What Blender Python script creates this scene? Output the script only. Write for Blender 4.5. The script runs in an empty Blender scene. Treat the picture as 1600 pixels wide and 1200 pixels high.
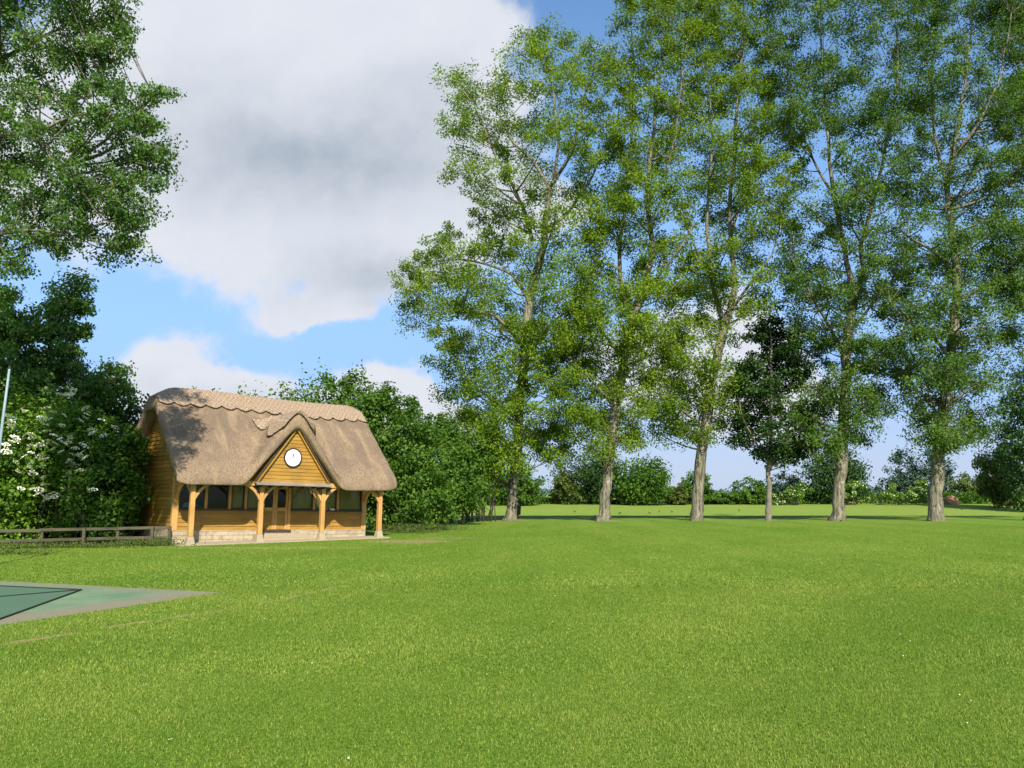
import bpy, math, random
import numpy as np
from mathutils import Vector, Matrix

random.seed(7)
RNG = np.random.default_rng(11)
S = bpy.context.scene
COL = S.collection
R = math.radians

# ------------------------------------------------------------------ camera
F, EYE, HOR = 1350.0, 1.8, 772.0            # focal length in photo pixels, eye height, horizon row
PITCH = math.atan((HOR - 600) / F)
cp, sp = math.cos(PITCH), math.sin(PITCH)
cam = bpy.data.cameras.new('camera')
cam.sensor_width = 36.0
cam.lens = 36.0 * F / 1600
cam.clip_end = 9000
cam.clip_start = 0.1
camo = bpy.data.objects.new('camera', cam)
COL.objects.link(camo)
camo.location = (0, 0, EYE)
camo.rotation_euler = (math.pi / 2 + PITCH, 0, 0)
S.camera = camo
S.view_settings.view_transform = 'Standard'
S.view_settings.look = 'None'
S.view_settings.exposure = 0.75
S.view_settings.gamma = 1.0
S.render.resolution_x, S.render.resolution_y = 1024, 768


def ray(px, py):
    xc, yc = (px - 800) / F, (600 - py) / F
    return np.array([xc, cp - sp * yc, sp + cp * yc])


def at(px, py, Y):
    d = ray(px, py)
    k = Y / d[1]
    return np.array([d[0] * k, Y, EYE + d[2] * k])


def ground(px, py):
    d = ray(px, py)
    k = -EYE / d[2]
    return np.array([d[0] * k, d[1] * k, 0.0])


# ------------------------------------------------------------------ node helpers
class NT:
    def __init__(self, tree):
        self.t = tree
        tree.nodes.clear()

    def n(self, typ, **kw):
        nd = self.t.nodes.new(typ)
        for k, v in kw.items():
            setattr(nd, k, v)
        return nd

    def link(self, a, b):
        self.t.links.new(a, b)

    def put(self, sock, v):
        if isinstance(v, bpy.types.NodeSocket):
            self.t.links.new(v, sock)
        else:
            sock.default_value = v

    def math(self, op, a, b=0.0, c=0.0, clamp=False):
        nd = self.n('ShaderNodeMath', operation=op, use_clamp=clamp)
        for i, v in enumerate((a, b, c)):
            if i < len(nd.inputs):
                self.put(nd.inputs[i], v)
        return nd.outputs[0]

    def vmath(self, op, a, b=(0, 0, 0)):
        nd = self.n('ShaderNodeVectorMath', operation=op)
        self.put(nd.inputs[0], a)
        self.put(nd.inputs[1], b)
        return nd.outputs['Value'] if op in ('DOT_PRODUCT', 'LENGTH', 'DISTANCE') else nd.outputs['Vector']

    def mix(self, fac, a, b, blend='MIX'):
        nd = self.n('ShaderNodeMix', data_type='RGBA', blend_type=blend)
        self.put(nd.inputs[0], fac)
        self.put(nd.inputs[6], a if isinstance(a, bpy.types.NodeSocket) else (*a[:3], 1))
        self.put(nd.inputs[7], b if isinstance(b, bpy.types.NodeSocket) else (*b[:3], 1))
        return nd.outputs[2]

    def noise(self, vec, scale, detail=4, rough=0.55, dist=0.0):
        nd = self.n('ShaderNodeTexNoise')
        self.put(nd.inputs['Vector'], vec)
        nd.inputs['Scale'].default_value = scale
        nd.inputs['Detail'].default_value = detail
        nd.inputs['Roughness'].default_value = rough
        nd.inputs['Distortion'].default_value = dist
        return nd.outputs['Fac']

    def ramp(self, fac, lo, hi, a=0.0, b=1.0):
        nd = self.n('ShaderNodeMapRange', interpolation_type='SMOOTHSTEP')
        self.put(nd.inputs[0], fac)
        for i, v in zip((1, 2, 3, 4), (lo, hi, a, b)):
            self.put(nd.inputs[i], v)
        return nd.outputs[0]

    def mapping(self, vec, scale=(1, 1, 1), rot=(0, 0, 0), loc=(0, 0, 0)):
        nd = self.n('ShaderNodeMapping')
        self.put(nd.inputs[0], vec)
        nd.inputs['Scale'].default_value = scale
        nd.inputs['Rotation'].default_value = rot
        nd.inputs['Location'].default_value = loc
        return nd.outputs[0]


# ------------------------------------------------------------------ sun and sky
SUN_AZ, SUN_EL = R(13), R(38)                # azimuth from straight behind the viewer towards the right
sv = Vector((math.sin(SUN_AZ) * math.cos(SUN_EL), -math.cos(SUN_AZ) * math.cos(SUN_EL), math.sin(SUN_EL)))
sl = bpy.data.lights.new('sun', 'SUN')
sl.energy = 4.6
sl.angle = R(0.5)
sl.color = (1.0, 0.93, 0.80)
so = bpy.data.objects.new('sun', sl)
COL.objects.link(so)
so.rotation_euler = sv.to_track_quat('Z', 'Y').to_euler()

W = bpy.data.worlds.new('World')
S.world = W
W.use_nodes = True
w = NT(W.node_tree)
sky = w.n('ShaderNodeTexSky', sky_type='NISHITA')
sky.sun_disc = False
sky.sun_elevation = SUN_EL
sky.sun_rotation = math.pi - SUN_AZ
sky.air_density = 1.0
sky.dust_density = 0.6
sky.ozone_density = 2.2
tc = w.n('ShaderNodeTexCoord')
sep = w.n('ShaderNodeSeparateXYZ')
w.link(tc.outputs['Generated'], sep.inputs[0])
ay = w.math('MAXIMUM', w.math('ABSOLUTE', sep.outputs[1]), 0.12)
uu = w.math('DIVIDE', sep.outputs[0], ay)
vv = w.math('DIVIDE', sep.outputs[2], ay)
cmb = w.n('ShaderNodeCombineXYZ')
w.link(uu, cmb.inputs[0]); w.link(vv, cmb.inputs[1])
UV = cmb.outputs[0]
nz = w.n('ShaderNodeTexNoise')
w.link(UV, nz.inputs['Vector'])
nz.inputs['Scale'].default_value = 4.5
nz.inputs['Detail'].default_value = 8
nz.inputs['Roughness'].default_value = 0.58
dv = w.vmath('MULTIPLY', w.vmath('SUBTRACT', nz.outputs['Color'], (0.5, 0.5, 0.5)), (0.22, 0.16, 0))
UVD = w.vmath('ADD', UV, dv)


def skyuv(px, py):
    d = ray(px, py)
    return d[0] / d[1], d[2] / d[1]


def blobs(lst, vec):
    tot = None
    for (px, py, rx, ry, wt) in lst:
        u, v = skyuv(px, py)
        q = w.vmath('MULTIPLY', w.vmath('SUBTRACT', vec, (u, v, 0)), (F / rx, F / ry, 0))
        e = w.math('EXPONENT', w.math('MULTIPLY', w.vmath('DOT_PRODUCT', q, q), -1.0))
        tot = w.math('MULTIPLY', e, wt) if tot is None else w.math('MULTIPLY_ADD', e, wt, tot)
    return tot


cl = blobs([(420, 60, 330, 190, 1.0), (620, 60, 190, 130, .75), (460, 260, 260, 150, .95), (640, 250, 190, 130, .8), (700, 330, 130, 90, .8), (330, 370, 120, 60, .42),
            (560, 420, 170, 80, .85), (100, 230, 300, 230, .75), (515, 503, 75, 24, .95),
            (280, 575, 110, 52, 1.0), (400, 605, 90, 40, .8), (600, 615, 70, 42, 1.0), (660, 650, 90, 40, .8), (200, 640, 140, 40, .7), (480, 640, 150, 30, .5),
            (1110, 560, 130, 110, .8), (960, 560, 80, 60, .6), (1240, 640, 160, 80, .6), (880, 330, 60, 50, .45), (1085, 240, 40, 60, .3), (930, 60, 100, 12, .22), (1000, 15, 90, 10, .2),
            (-900, 300, 500, 300, .9), (2600, 300, 600, 350, .8)], UVD)
fb = w.noise(UV, 8.0, 12, 0.62, 0.4)
dens = w.math('MULTIPLY_ADD', w.math('SUBTRACT', fb, 0.5), 1.0, cl)
cmask = w.ramp(dens, 0.30, 0.66, 0.0, 0.97)
dark = blobs([(520, 250, 260, 75, 1.0), (330, 180, 200, 90, .55), (590, 440, 150, 50, .9), (640, 150, 120, 60, .35), (420, 330, 150, 50, .35), (300, 610, 160, 22, .3), (-900, 380, 400, 80, .8)], UVD)
fb2 = w.noise(UV, 5.0, 7, 0.6, 0.2)
dk = w.math('MULTIPLY', dark, w.math('MULTIPLY_ADD', fb2, .9, 0.45), clamp=True)
ccol = w.mix(dk, (0.66, 0.69, 0.75), (0.37, 0.42, 0.49))
ccol = w.mix(w.ramp(w.noise(UV, 14.0, 6, 0.6), 0.3, 0.75), ccol, w.mix(0.25, ccol, (0.80, 0.80, 0.82)))
# thin pale haze toward the horizon
hz = w.ramp(vv, 0.0, 0.52, 0.92, 0.0)
hcol = w.mix(w.ramp(vv, 0.0, 0.16), (0.30, 0.37, 0.51), (0.165, 0.285, 0.585))
bg1 = w.n('ShaderNodeBackground')
hs = w.n('ShaderNodeHueSaturation')
hs.inputs['Saturation'].default_value = 1.12
w.link(sky.outputs[0], hs.inputs['Color'])
w.link(hs.outputs[0], bg1.inputs[0])
bg1.inputs[1].default_value = 0.125
bg2 = w.n('ShaderNodeBackground')
w.link(ccol, bg2.inputs[0])
bg2.inputs[1].default_value = 0.69
bg3 = w.n('ShaderNodeBackground')
w.link(hcol, bg3.inputs[0])
bg3.inputs[1].default_value = 1.0
m1 = w.n('ShaderNodeMixShader')
w.link(hz, m1.inputs[0]); w.link(bg1.outputs[0], m1.inputs[1]); w.link(bg3.outputs[0], m1.inputs[2])
m2 = w.n('ShaderNodeMixShader')
w.link(cmask, m2.inputs[0]); w.link(m1.outputs[0], m2.inputs[1]); w.link(bg2.outputs[0], m2.inputs[2])
wo = w.n('ShaderNodeOutputWorld')
w.link(m2.outputs[0], wo.inputs[0])


# ------------------------------------------------------------------ materials
def mat(name):
    m = bpy.data.materials.new(name)
    m.use_nodes = True
    return m, NT(m.node_tree)


def finish(nt, col, rough=0.8, bump=None, bstr=0.3, bdist=0.02, spec=0.3):
    b = nt.n('ShaderNodeBsdfPrincipled')
    nt.put(b.inputs['Base Color'], col if isinstance(col, bpy.types.NodeSocket) else (*col, 1))
    nt.put(b.inputs['Roughness'], rough)
    b.inputs['Specular IOR Level'].default_value = spec
    if bump is not None:
        bp = nt.n('ShaderNodeBump')
        bp.inputs['Strength'].default_value = bstr
        bp.inputs['Distance'].default_value = bdist
        nt.link(bump, bp.inputs['Height'])
        nt.link(bp.outputs[0], b.inputs['Normal'])
    o = nt.n('ShaderNodeOutputMaterial')
    nt.link(b.outputs[0], o.inputs[0])
    return b


def objco(nt):
    return nt.n('ShaderNodeTexCoord').outputs['Object']


def leaf_mat(name, c0, c1, trans=0.35, gloss=0.22, tcol=None):
    m, nt = mat(name)
    a = nt.n('ShaderNodeAttribute', attribute_name='tint')
    col = nt.mix(a.outputs['Fac'], c0, c1)
    b = nt.n('ShaderNodeBsdfPrincipled')
    nt.link(col, b.inputs['Base Color'])
    b.inputs['Roughness'].default_value = 0.58
    b.inputs['Specular IOR Level'].default_value = gloss
    t = nt.n('ShaderNodeBsdfTranslucent')
    nt.link(nt.mix(0.5, col, tcol or (c1[0] * 1.3, c1[1] * 1.4, c1[2] * .6)), t.inputs[0])
    mx = nt.n('ShaderNodeMixShader')
    mx.inputs[0].default_value = trans
    nt.link(b.outputs[0], mx.inputs[1]); nt.link(t.outputs[0], mx.inputs[2])
    o = nt.n('ShaderNodeOutputMaterial')
    nt.link(mx.outputs[0], o.inputs[0])
    return m


M = {}
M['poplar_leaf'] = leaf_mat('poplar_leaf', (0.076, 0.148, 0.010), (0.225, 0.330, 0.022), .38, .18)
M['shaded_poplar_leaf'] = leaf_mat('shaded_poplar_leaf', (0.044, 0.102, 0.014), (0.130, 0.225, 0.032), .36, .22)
M['near_leaf'] = leaf_mat('near_leaf', (0.044, 0.112, 0.016), (0.130, 0.240, 0.034), .40, .45)
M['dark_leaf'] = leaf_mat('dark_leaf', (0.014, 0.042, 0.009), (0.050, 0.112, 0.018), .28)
M['hawthorn_leaf'] = leaf_mat('hawthorn_leaf', (0.032, 0.090, 0.009), (0.102, 0.195, 0.018), .3)
M['elder_leaf'] = leaf_mat('elder_leaf', (0.052, 0.130, 0.010), (0.165, 0.290, 0.022), .3)
M['conifer_leaf'] = leaf_mat('conifer_leaf', (0.020, 0.050, 0.026), (0.045, 0.090, 0.042), .1, .3)
M['yellow_leaf'] = leaf_mat('yellow_leaf', (0.060, 0.100, 0.018), (0.135, 0.180, 0.030), .3)
M['weed_leaf'] = leaf_mat('weed_leaf', (0.045, 0.095, 0.016), (0.140, 0.170, 0.050), .25, .1)
M['grass_blade'] = leaf_mat('grass_blade', (0.088, 0.182, 0.016), (0.345, 0.398, 0.080), .35, .10, (0.24, 0.33, 0.026))

m, nt = mat('blossom'); finish(nt, (0.80, 0.79, 0.62), .8, spec=.1); M['blossom'] = m

m, nt = mat('bark'); c = objco(nt)
g = nt.noise(nt.mapping(c, (5, 5, .7)), 1.6, 7, .65, .4)
col = nt.mix(nt.ramp(g, .34, .66), (0.050, 0.045, 0.032), (0.285, 0.26, 0.185))
col = nt.mix(nt.ramp(nt.noise(c, .8, 4), .5, .68, 0, .55), col, (0.13, 0.13, 0.055))
col = nt.mix(nt.ramp(nt.noise(c, 2.2, 4), .62, .7, 0, .5), col, (0.44, 0.42, 0.36))
finish(nt, col, .9, g, 1.0, .12); M['bark'] = m

m, nt = mat('dark_bark'); c = objco(nt)
g = nt.noise(nt.mapping(c, (6, 6, 1)), 2, 5)
finish(nt, nt.mix(g, (0.04, 0.033, 0.026), (0.13, 0.11, 0.085)), .9, g, .7, .04); M['dark_bark'] = m

m, nt = mat('young_bark'); c = objco(nt)
g = nt.noise(nt.mapping(c, (1, 1, 1)), 3, 5)
finish(nt, nt.mix(g, (0.10, 0.085, 0.065), (0.24, 0.215, 0.17)), .85, g, .4, .02); M['young_bark'] = m

# ground
m, nt = mat('lawn')
c = nt.n('ShaderNodeNewGeometry').outputs['Position']
n1 = nt.noise(c, .11, 5, .6)
n2 = nt.noise(nt.mapping(c, (.42, .05, 1), (0, 0, R(-62))), 1.0, 5, .6)
n3 = nt.noise(c, 1.7, 5, .65)
n4 = nt.noise(c, 30, 6, .8)
n5 = nt.noise(c, 9, 4, .7)
col = nt.mix(nt.ramp(n1, .3, .7), (0.130, 0.240, 0.022), (0.185, 0.288, 0.034))
col = nt.mix(nt.ramp(n2, .40, .60, 0, .8), col, (0.235, 0.320, 0.042))
col = nt.mix(nt.ramp(n3, .52, .72, 0, .5), col, (0.082, 0.168, 0.015))
col = nt.mix(nt.ramp(n5, .45, .8, 0, .55), col, (0.24, 0.285, 0.065))
col = nt.mix(nt.ramp(n4, .40, .60, .9, 0), col, (0.048, 0.110, 0.005))
sp3 = nt.n('ShaderNodeSeparateXYZ'); nt.link(c, sp3.inputs[0])
farm = nt.ramp(sp3.outputs[1], 66, 110)
col = nt.mix(nt.math('MULTIPLY', farm, .8), col, nt.mix(nt.noise(nt.mapping(c, (.02, .14, 1)), 1, 4), (0.165, 0.245, 0.036), (0.225, 0.285, 0.060)))


def line_mask(p, q, width):
    """distance from the worn line p->q, broken up by noise"""
    d = np.array(q) - np.array(p); L_ = np.linalg.norm(d); d = d / L_
    nx, ny = -d[1], d[0]
    dist = nt.math('ADD', nt.math('MULTIPLY', sp3.outputs[0], float(nx)), nt.math('MULTIPLY', sp3.outputs[1], float(ny)))
    dist = nt.math('ADD', dist, float(-(nx * p[0] + ny * p[1])))
    dist = nt.math('ADD', dist, nt.math('MULTIPLY', nt.math('SUBTRACT', nt.noise(c, .8, 3), .5), .22))
    al = nt.math('ADD', nt.math('MULTIPLY', sp3.outputs[0], float(d[0])), nt.math('MULTIPLY', sp3.outputs[1], float(d[1])))
    al = nt.math('SUBTRACT', al, float(d[0] * p[0] + d[1] * p[1]))
    f = nt.ramp(nt.math('ABSOLUTE', dist), width * .4, width, 1, 0)
    f = nt.math('MULTIPLY', f, nt.ramp(nt.math('ABSOLUTE', nt.math('SUBTRACT', al, float(L_ / 2))), float(L_ / 2 - 1), float(L_ / 2), 1, 0))
    return nt.math('MULTIPLY', f, nt.ramp(nt.noise(c, 1.3, 3), .38, .56))


WA, WB, WC = ground(-60, 1016), ground(395, 946), ground(548, 913)
lm = nt.math('MAXIMUM', line_mask(WA[:2], WB[:2], .13), nt.math('MULTIPLY', line_mask(WB[:2], WC[:2], .13), .7))
col = nt.mix(nt.math('MULTIPLY', lm, .8), col, (0.33, 0.25, 0.12))


def bare(px, py, rx, ry, amt, cc):
    global col
    g0 = ground(px, py)
    q = nt.vmath('MULTIPLY', nt.vmath('SUBTRACT', c, tuple(g0)), (1 / rx, 1 / ry, 0))
    f = nt.math('ADD', nt.vmath('DOT_PRODUCT', q, q), nt.math('MULTIPLY', nt.math('SUBTRACT', nt.noise(c, 1.6, 4), .5), 1.6))
    col = nt.mix(nt.ramp(f, .35, 1.0, amt, 0), col, cc)


bare(640, 846, 1.9, 1.5, .75, (0.30, 0.23, 0.12))
bare(705, 841, 1.5, 1.2, .4, (0.26, 0.22, 0.10))
bare(420, 856, 4.5, .55, .5, (0.30, 0.26, 0.14))
for bx, by in ((797, 813), (942, 814), (1088, 812), (1201, 812), (1310, 810), (1463, 810)):
    bare(bx, by, 1.6, 1.5, .7, (0.30, 0.21, 0.11))
finish(nt, col, .9, nt.math('ADD', n4, n5), .55, .05, spec=.06); M['lawn'] = m

m, nt = mat('court'); c = nt.n('ShaderNodeNewGeometry').outputs['Position']
n1 = nt.noise(c, 1.1, 6, .65); n4 = nt.noise(c, 55, 3, .7)
col = nt.mix(nt.ramp(n1, .3, .7), (0.105, 0.185, 0.095), (0.165, 0.245, 0.135))
col = nt.mix(nt.ramp(n4, .5, .8, 0, .5), col, (0.25, 0.26, 0.18))
A_, B_ = ground(345, 926), ground(0, 977)


def edge_dist(p, q):
    d = np.array(q[:2]) - np.array(p[:2]); d /= np.linalg.norm(d)
    s_ = nt.n('ShaderNodeSeparateXYZ'); nt.link(c, s_.inputs[0])
    return nt.math('ABSOLUTE', nt.math('ADD', nt.math('ADD', nt.math('MULTIPLY', s_.outputs[0], float(-d[1])), nt.math('MULTIPLY', s_.outputs[1], float(d[0]))), float(d[1] * p[0] - d[0] * p[1])))


wob = nt.math('MULTIPLY', nt.math('SUBTRACT', nt.noise(c, 1.5, 5, .6), .5), 1.1)
e1 = nt.ramp(nt.math('ADD', edge_dist(A_, B_), wob), .45, 1.05, 1, 0)
e2 = nt.ramp(nt.math('ADD', edge_dist(A_, ground(0, 908)), wob), .2, .75, 1, 0)
dirt = nt.mix(nt.noise(c, 12, 5, .75), (0.13, 0.115, 0.070), (0.31, 0.265, 0.175))
col = nt.mix(nt.math('MULTIPLY', nt.math('MAXIMUM', e1, nt.math('MULTIPLY', e2, .75)), .9), col, dirt)
finish(nt, col, .85, n4, .4, .01); M['court'] = m

m, nt = mat('mat_green'); c = nt.n('ShaderNodeNewGeometry').outputs['Position']
n1 = nt.noise(c, .9, 4)
finish(nt, nt.mix(n1, (0.062, 0.125, 0.070), (0.090, 0.160, 0.094)), .8, nt.noise(c, 60, 3), .3, .01); M['mat_green'] = m
m, nt = mat('dark_edge'); finish(nt, (0.02, 0.028, 0.022), .7); M['dark_edge'] = m

# thatch
m, nt = mat('thatch'); c = objco(nt)
st = nt.noise(nt.mapping(c, (26, 5, 5)), 1.6, 6, .7)
fi = nt.noise(nt.mapping(c, (1, .5, .5)), 42, 3, .8)
la = nt.noise(c, .55, 5, .6)
col = nt.mix(nt.ramp(st, .3, .7), (0.112, 0.078, 0.050), (0.310, 0.225, 0.146))
col = nt.mix(nt.ramp(fi, .42, .70, 0, .75), col, (0.44, 0.325, 0.21))
col = nt.mix(nt.ramp(fi, .28, .42, .7, 0), col, (0.10, 0.062, 0.034))
col = nt.mix(nt.ramp(la, .40, .62, 0, .6), col, (0.140, 0.106, 0.078))
col = nt.mix(nt.ramp(nt.noise(nt.mapping(c, (1.6, .35, .35)), 1.3, 5, .6), .48, .68, 0, .5), col, (0.40, 0.285, 0.17))
finish(nt, col, .95, nt.math('ADD', st, fi), .8, .035, spec=.1); M['thatch'] = m

m, nt = mat('ridge_thatch'); c = objco(nt)
st = nt.noise(nt.mapping(c, (26, 5, 5)), 1.6, 6, .7)
fi = nt.noise(c, 38, 3, .8)
s_ = nt.n('ShaderNodeSeparateXYZ'); nt.link(c, s_.inputs[0])
d1 = nt.math('ADD', nt.math('MULTIPLY', s_.outputs[0], 5.0), nt.math('MULTIPLY', s_.outputs[2], 5.5))
d2 = nt.math('SUBTRACT', nt.math('MULTIPLY', s_.outputs[0], 5.0), nt.math('MULTIPLY', s_.outputs[2], 5.5))
l1 = nt.ramp(nt.math('ABSOLUTE', nt.math('SUBTRACT', nt.math('FRACT', d1), .5)), .0, .12, 1, 0)
l2 = nt.ramp(nt.math('ABSOLUTE', nt.math('SUBTRACT', nt.math('FRACT', d2), .5)), .0, .12, 1, 0)
spar = nt.math('MAXIMUM', l1, l2)
col = nt.mix(nt.ramp(st, .3, .7), (0.26, 0.18, 0.115), (0.48, 0.36, 0.25))
col = nt.mix(nt.ramp(fi, .3, .45, .6, 0), col, (0.16, 0.11, 0.07))
col = nt.mix(nt.math('MULTIPLY', spar, .34), col, (0.56, 0.45, 0.33))
finish(nt, col, .95, nt.math('ADD', nt.math('ADD', st, fi), nt.math('MULTIPLY', spar, 1.4)), .8, .035, spec=.1); M['ridge_thatch'] = m


def wood(name, a, b, spec=.3, rough=.6, horiz=True, weather=None, vary=False):
    m, nt = mat(name); c = objco(nt)
    g = nt.noise(nt.mapping(c, (1.2, 1.2, 22) if horiz else (20, 20, 1.2)), 1.5, 6, .65, .6)
    h = nt.noise(c, 1.3, 3)
    col = nt.mix(nt.ramp(g, .3, .7), a, b)
    col = nt.mix(nt.ramp(h, .35, .7, 0, .45), col, tuple(x * .72 for x in a))
    k = nt.noise(nt.mapping(c, (3, 3, 9)), 2.2, 2)
    col = nt.mix(nt.ramp(k, .70, .76, 0, .6), col, tuple(x * .4 for x in a))
    if vary:
        isl = nt.n('ShaderNodeNewGeometry').outputs['Random Per Island']
        col = nt.mix(nt.math('MULTIPLY', isl, .5), col, tuple(x * .55 for x in a))
        col = nt.mix(nt.ramp(nt.noise(nt.mapping(c, (2.5, 2.5, .6)), 1.2, 5, .65), .5, .72, 0, .4), col, (0.20, 0.125, 0.035))
    if weather:
        col = nt.mix(nt.ramp(nt.noise(c, 2.0, 5), .48, .68, 0, .7), col, weather)
    finish(nt, col, rough, g, .25, .01, spec=spec)
    M[name] = m


wood('boards', (0.32, 0.165, 0.024), (0.49, 0.28, 0.046), vary=True)
wood('oak', (0.44, 0.225, 0.062), (0.62, 0.36, 0.125), horiz=False)
wood('dark_wood', (0.045, 0.03, 0.02), (0.10, 0.07, 0.045))
wood('inner_wood', (0.42, 0.36, 0.22), (0.56, 0.50, 0.33))
wood('fence_wood', (0.045, 0.036, 0.022), (0.125, 0.108, 0.062), weather=(0.075, 0.085, 0.035))
wood('grey_ledge', (0.20, 0.165, 0.13), (0.34, 0.29, 0.24))

m, nt = mat('stone'); c = objco(nt)
br = nt.n('ShaderNodeTexBrick')
nt.link(nt.mapping(c, (1, 1, 1), (R(90), 0, 0)), br.inputs['Vector'])
br.inputs['Scale'].default_value = 1.0
br.inputs['Brick Width'].default_value = .42
br.inputs['Row Height'].default_value = .15
br.inputs['Mortar Size'].default_value = .012
br.inputs['Color1'].default_value = (0.40, 0.325, 0.215, 1)
br.inputs['Color2'].default_value = (0.27, 0.215, 0.14, 1)
br.inputs['Mortar'].default_value = (0.20, 0.165, 0.115, 1)
n1 = nt.noise(c, 5, 6, .7)
col = nt.mix(nt.ramp(n1, .35, .75, 0, .6), br.outputs['Color'], (0.54, 0.475, 0.35))
col = nt.mix(nt.ramp(nt.noise(c, 2.5, 5), .55, .75, 0, .5), col, (0.24, 0.20, 0.12))
finish(nt, col, .9, nt.math('ADD', n1, nt.math('MULTIPLY', br.outputs['Fac'], -.6)), .6, .02); M['stone'] = m

m, nt = mat('pad_stone'); c = objco(nt)
n1 = nt.noise(c, 6, 6, .7)
finish(nt, nt.mix(n1, (0.26, 0.205, 0.13), (0.44, 0.37, 0.255)), .9, n1, .5, .02); M['pad_stone'] = m

m, nt = mat('glass')
fr = nt.n('ShaderNodeFresnel'); fr.inputs[0].default_value = 1.5
tr = nt.n('ShaderNodeBsdfTransparent'); tr.inputs[0].default_value = (.90, .90, .76, 1)
gl = nt.n('ShaderNodeBsdfGlossy'); gl.inputs['Roughness'].default_value = .06
mx = nt.n('ShaderNodeMixShader')
nt.link(nt.math('MULTIPLY_ADD', fr.outputs[0], .38, .0, clamp=True), mx.inputs[0])
nt.link(tr.outputs[0], mx.inputs[1]); nt.link(gl.outputs[0], mx.inputs[2])
o = nt.n('ShaderNodeOutputMaterial'); nt.link(mx.outputs[0], o.inputs[0]); M['glass'] = m


def plain(name, col, rough=.5, spec=.4, var=.15, metal=0.0):
    m, nt = mat(name); c = objco(nt)
    n_ = nt.noise(c, 6, 4)
    b = finish(nt, nt.mix(n_, tuple(x * (1 - var) for x in col), tuple(min(1, x * (1 + var)) for x in col)), rough, spec=spec)
    b.inputs['Metallic'].default_value = metal
    M[name] = m


plain('clock_white', (0.82, 0.83, 0.84), .4, var=.03)
plain('blind_cloth', (0.30, 0.295, 0.185), .9, .1)
plain('mark_grey', (0.34, 0.34, 0.36), .5)
plain('clock_rim', (0.035, 0.018, 0.016), .35)
plain('black_plastic', (0.014, 0.015, 0.016), .45)
plain('blue_cloth', (0.08, 0.22, 0.62), .6)
plain('white_item', (0.75, 0.75, 0.73), .4)
plain('pole_grey', (0.22, 0.30, 0.32), .5)
plain('bird_black', (0.016, 0.015, 0.016), .6)
plain('soil', (0.30, 0.17, 0.085), .95, .1, .35)
plain('brass', (0.45, 0.33, 0.12), .35, metal=.8)
m, nt = mat('far_hill'); c = nt.n('ShaderNodeNewGeometry').outputs['Position']
finish(nt, nt.mix(nt.noise(c, .012, 6, .7), (0.06, 0.11, 0.10), (0.14, 0.20, 0.15)), .95); M['far_hill'] = m


# ------------------------------------------------------------------ object helpers
def tag(o, label=None, cat=None, group=None, kind=None):
    if label: o['label'] = label
    if cat: o['category'] = cat
    if group: o['group'] = group
    if kind: o['kind'] = kind
    return o


def thing(name, label, cat, loc=(0, 0, 0), rot=(0, 0, 0), group=None):
    o = bpy.data.objects.new(name, None)
    o.empty_display_size = .3
    COL.objects.link(o)
    o.location = tuple(float(v) for v in loc)
    o.rotation_euler = rot
    return tag(o, label, cat, group)


def link(name, me, material, parent=None):
    o = bpy.data.objects.new(name, me)
    if material is not None:
        me.materials.append(M[material])
    COL.objects.link(o)
    if parent is not None:
        o.parent = parent
    return o


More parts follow.
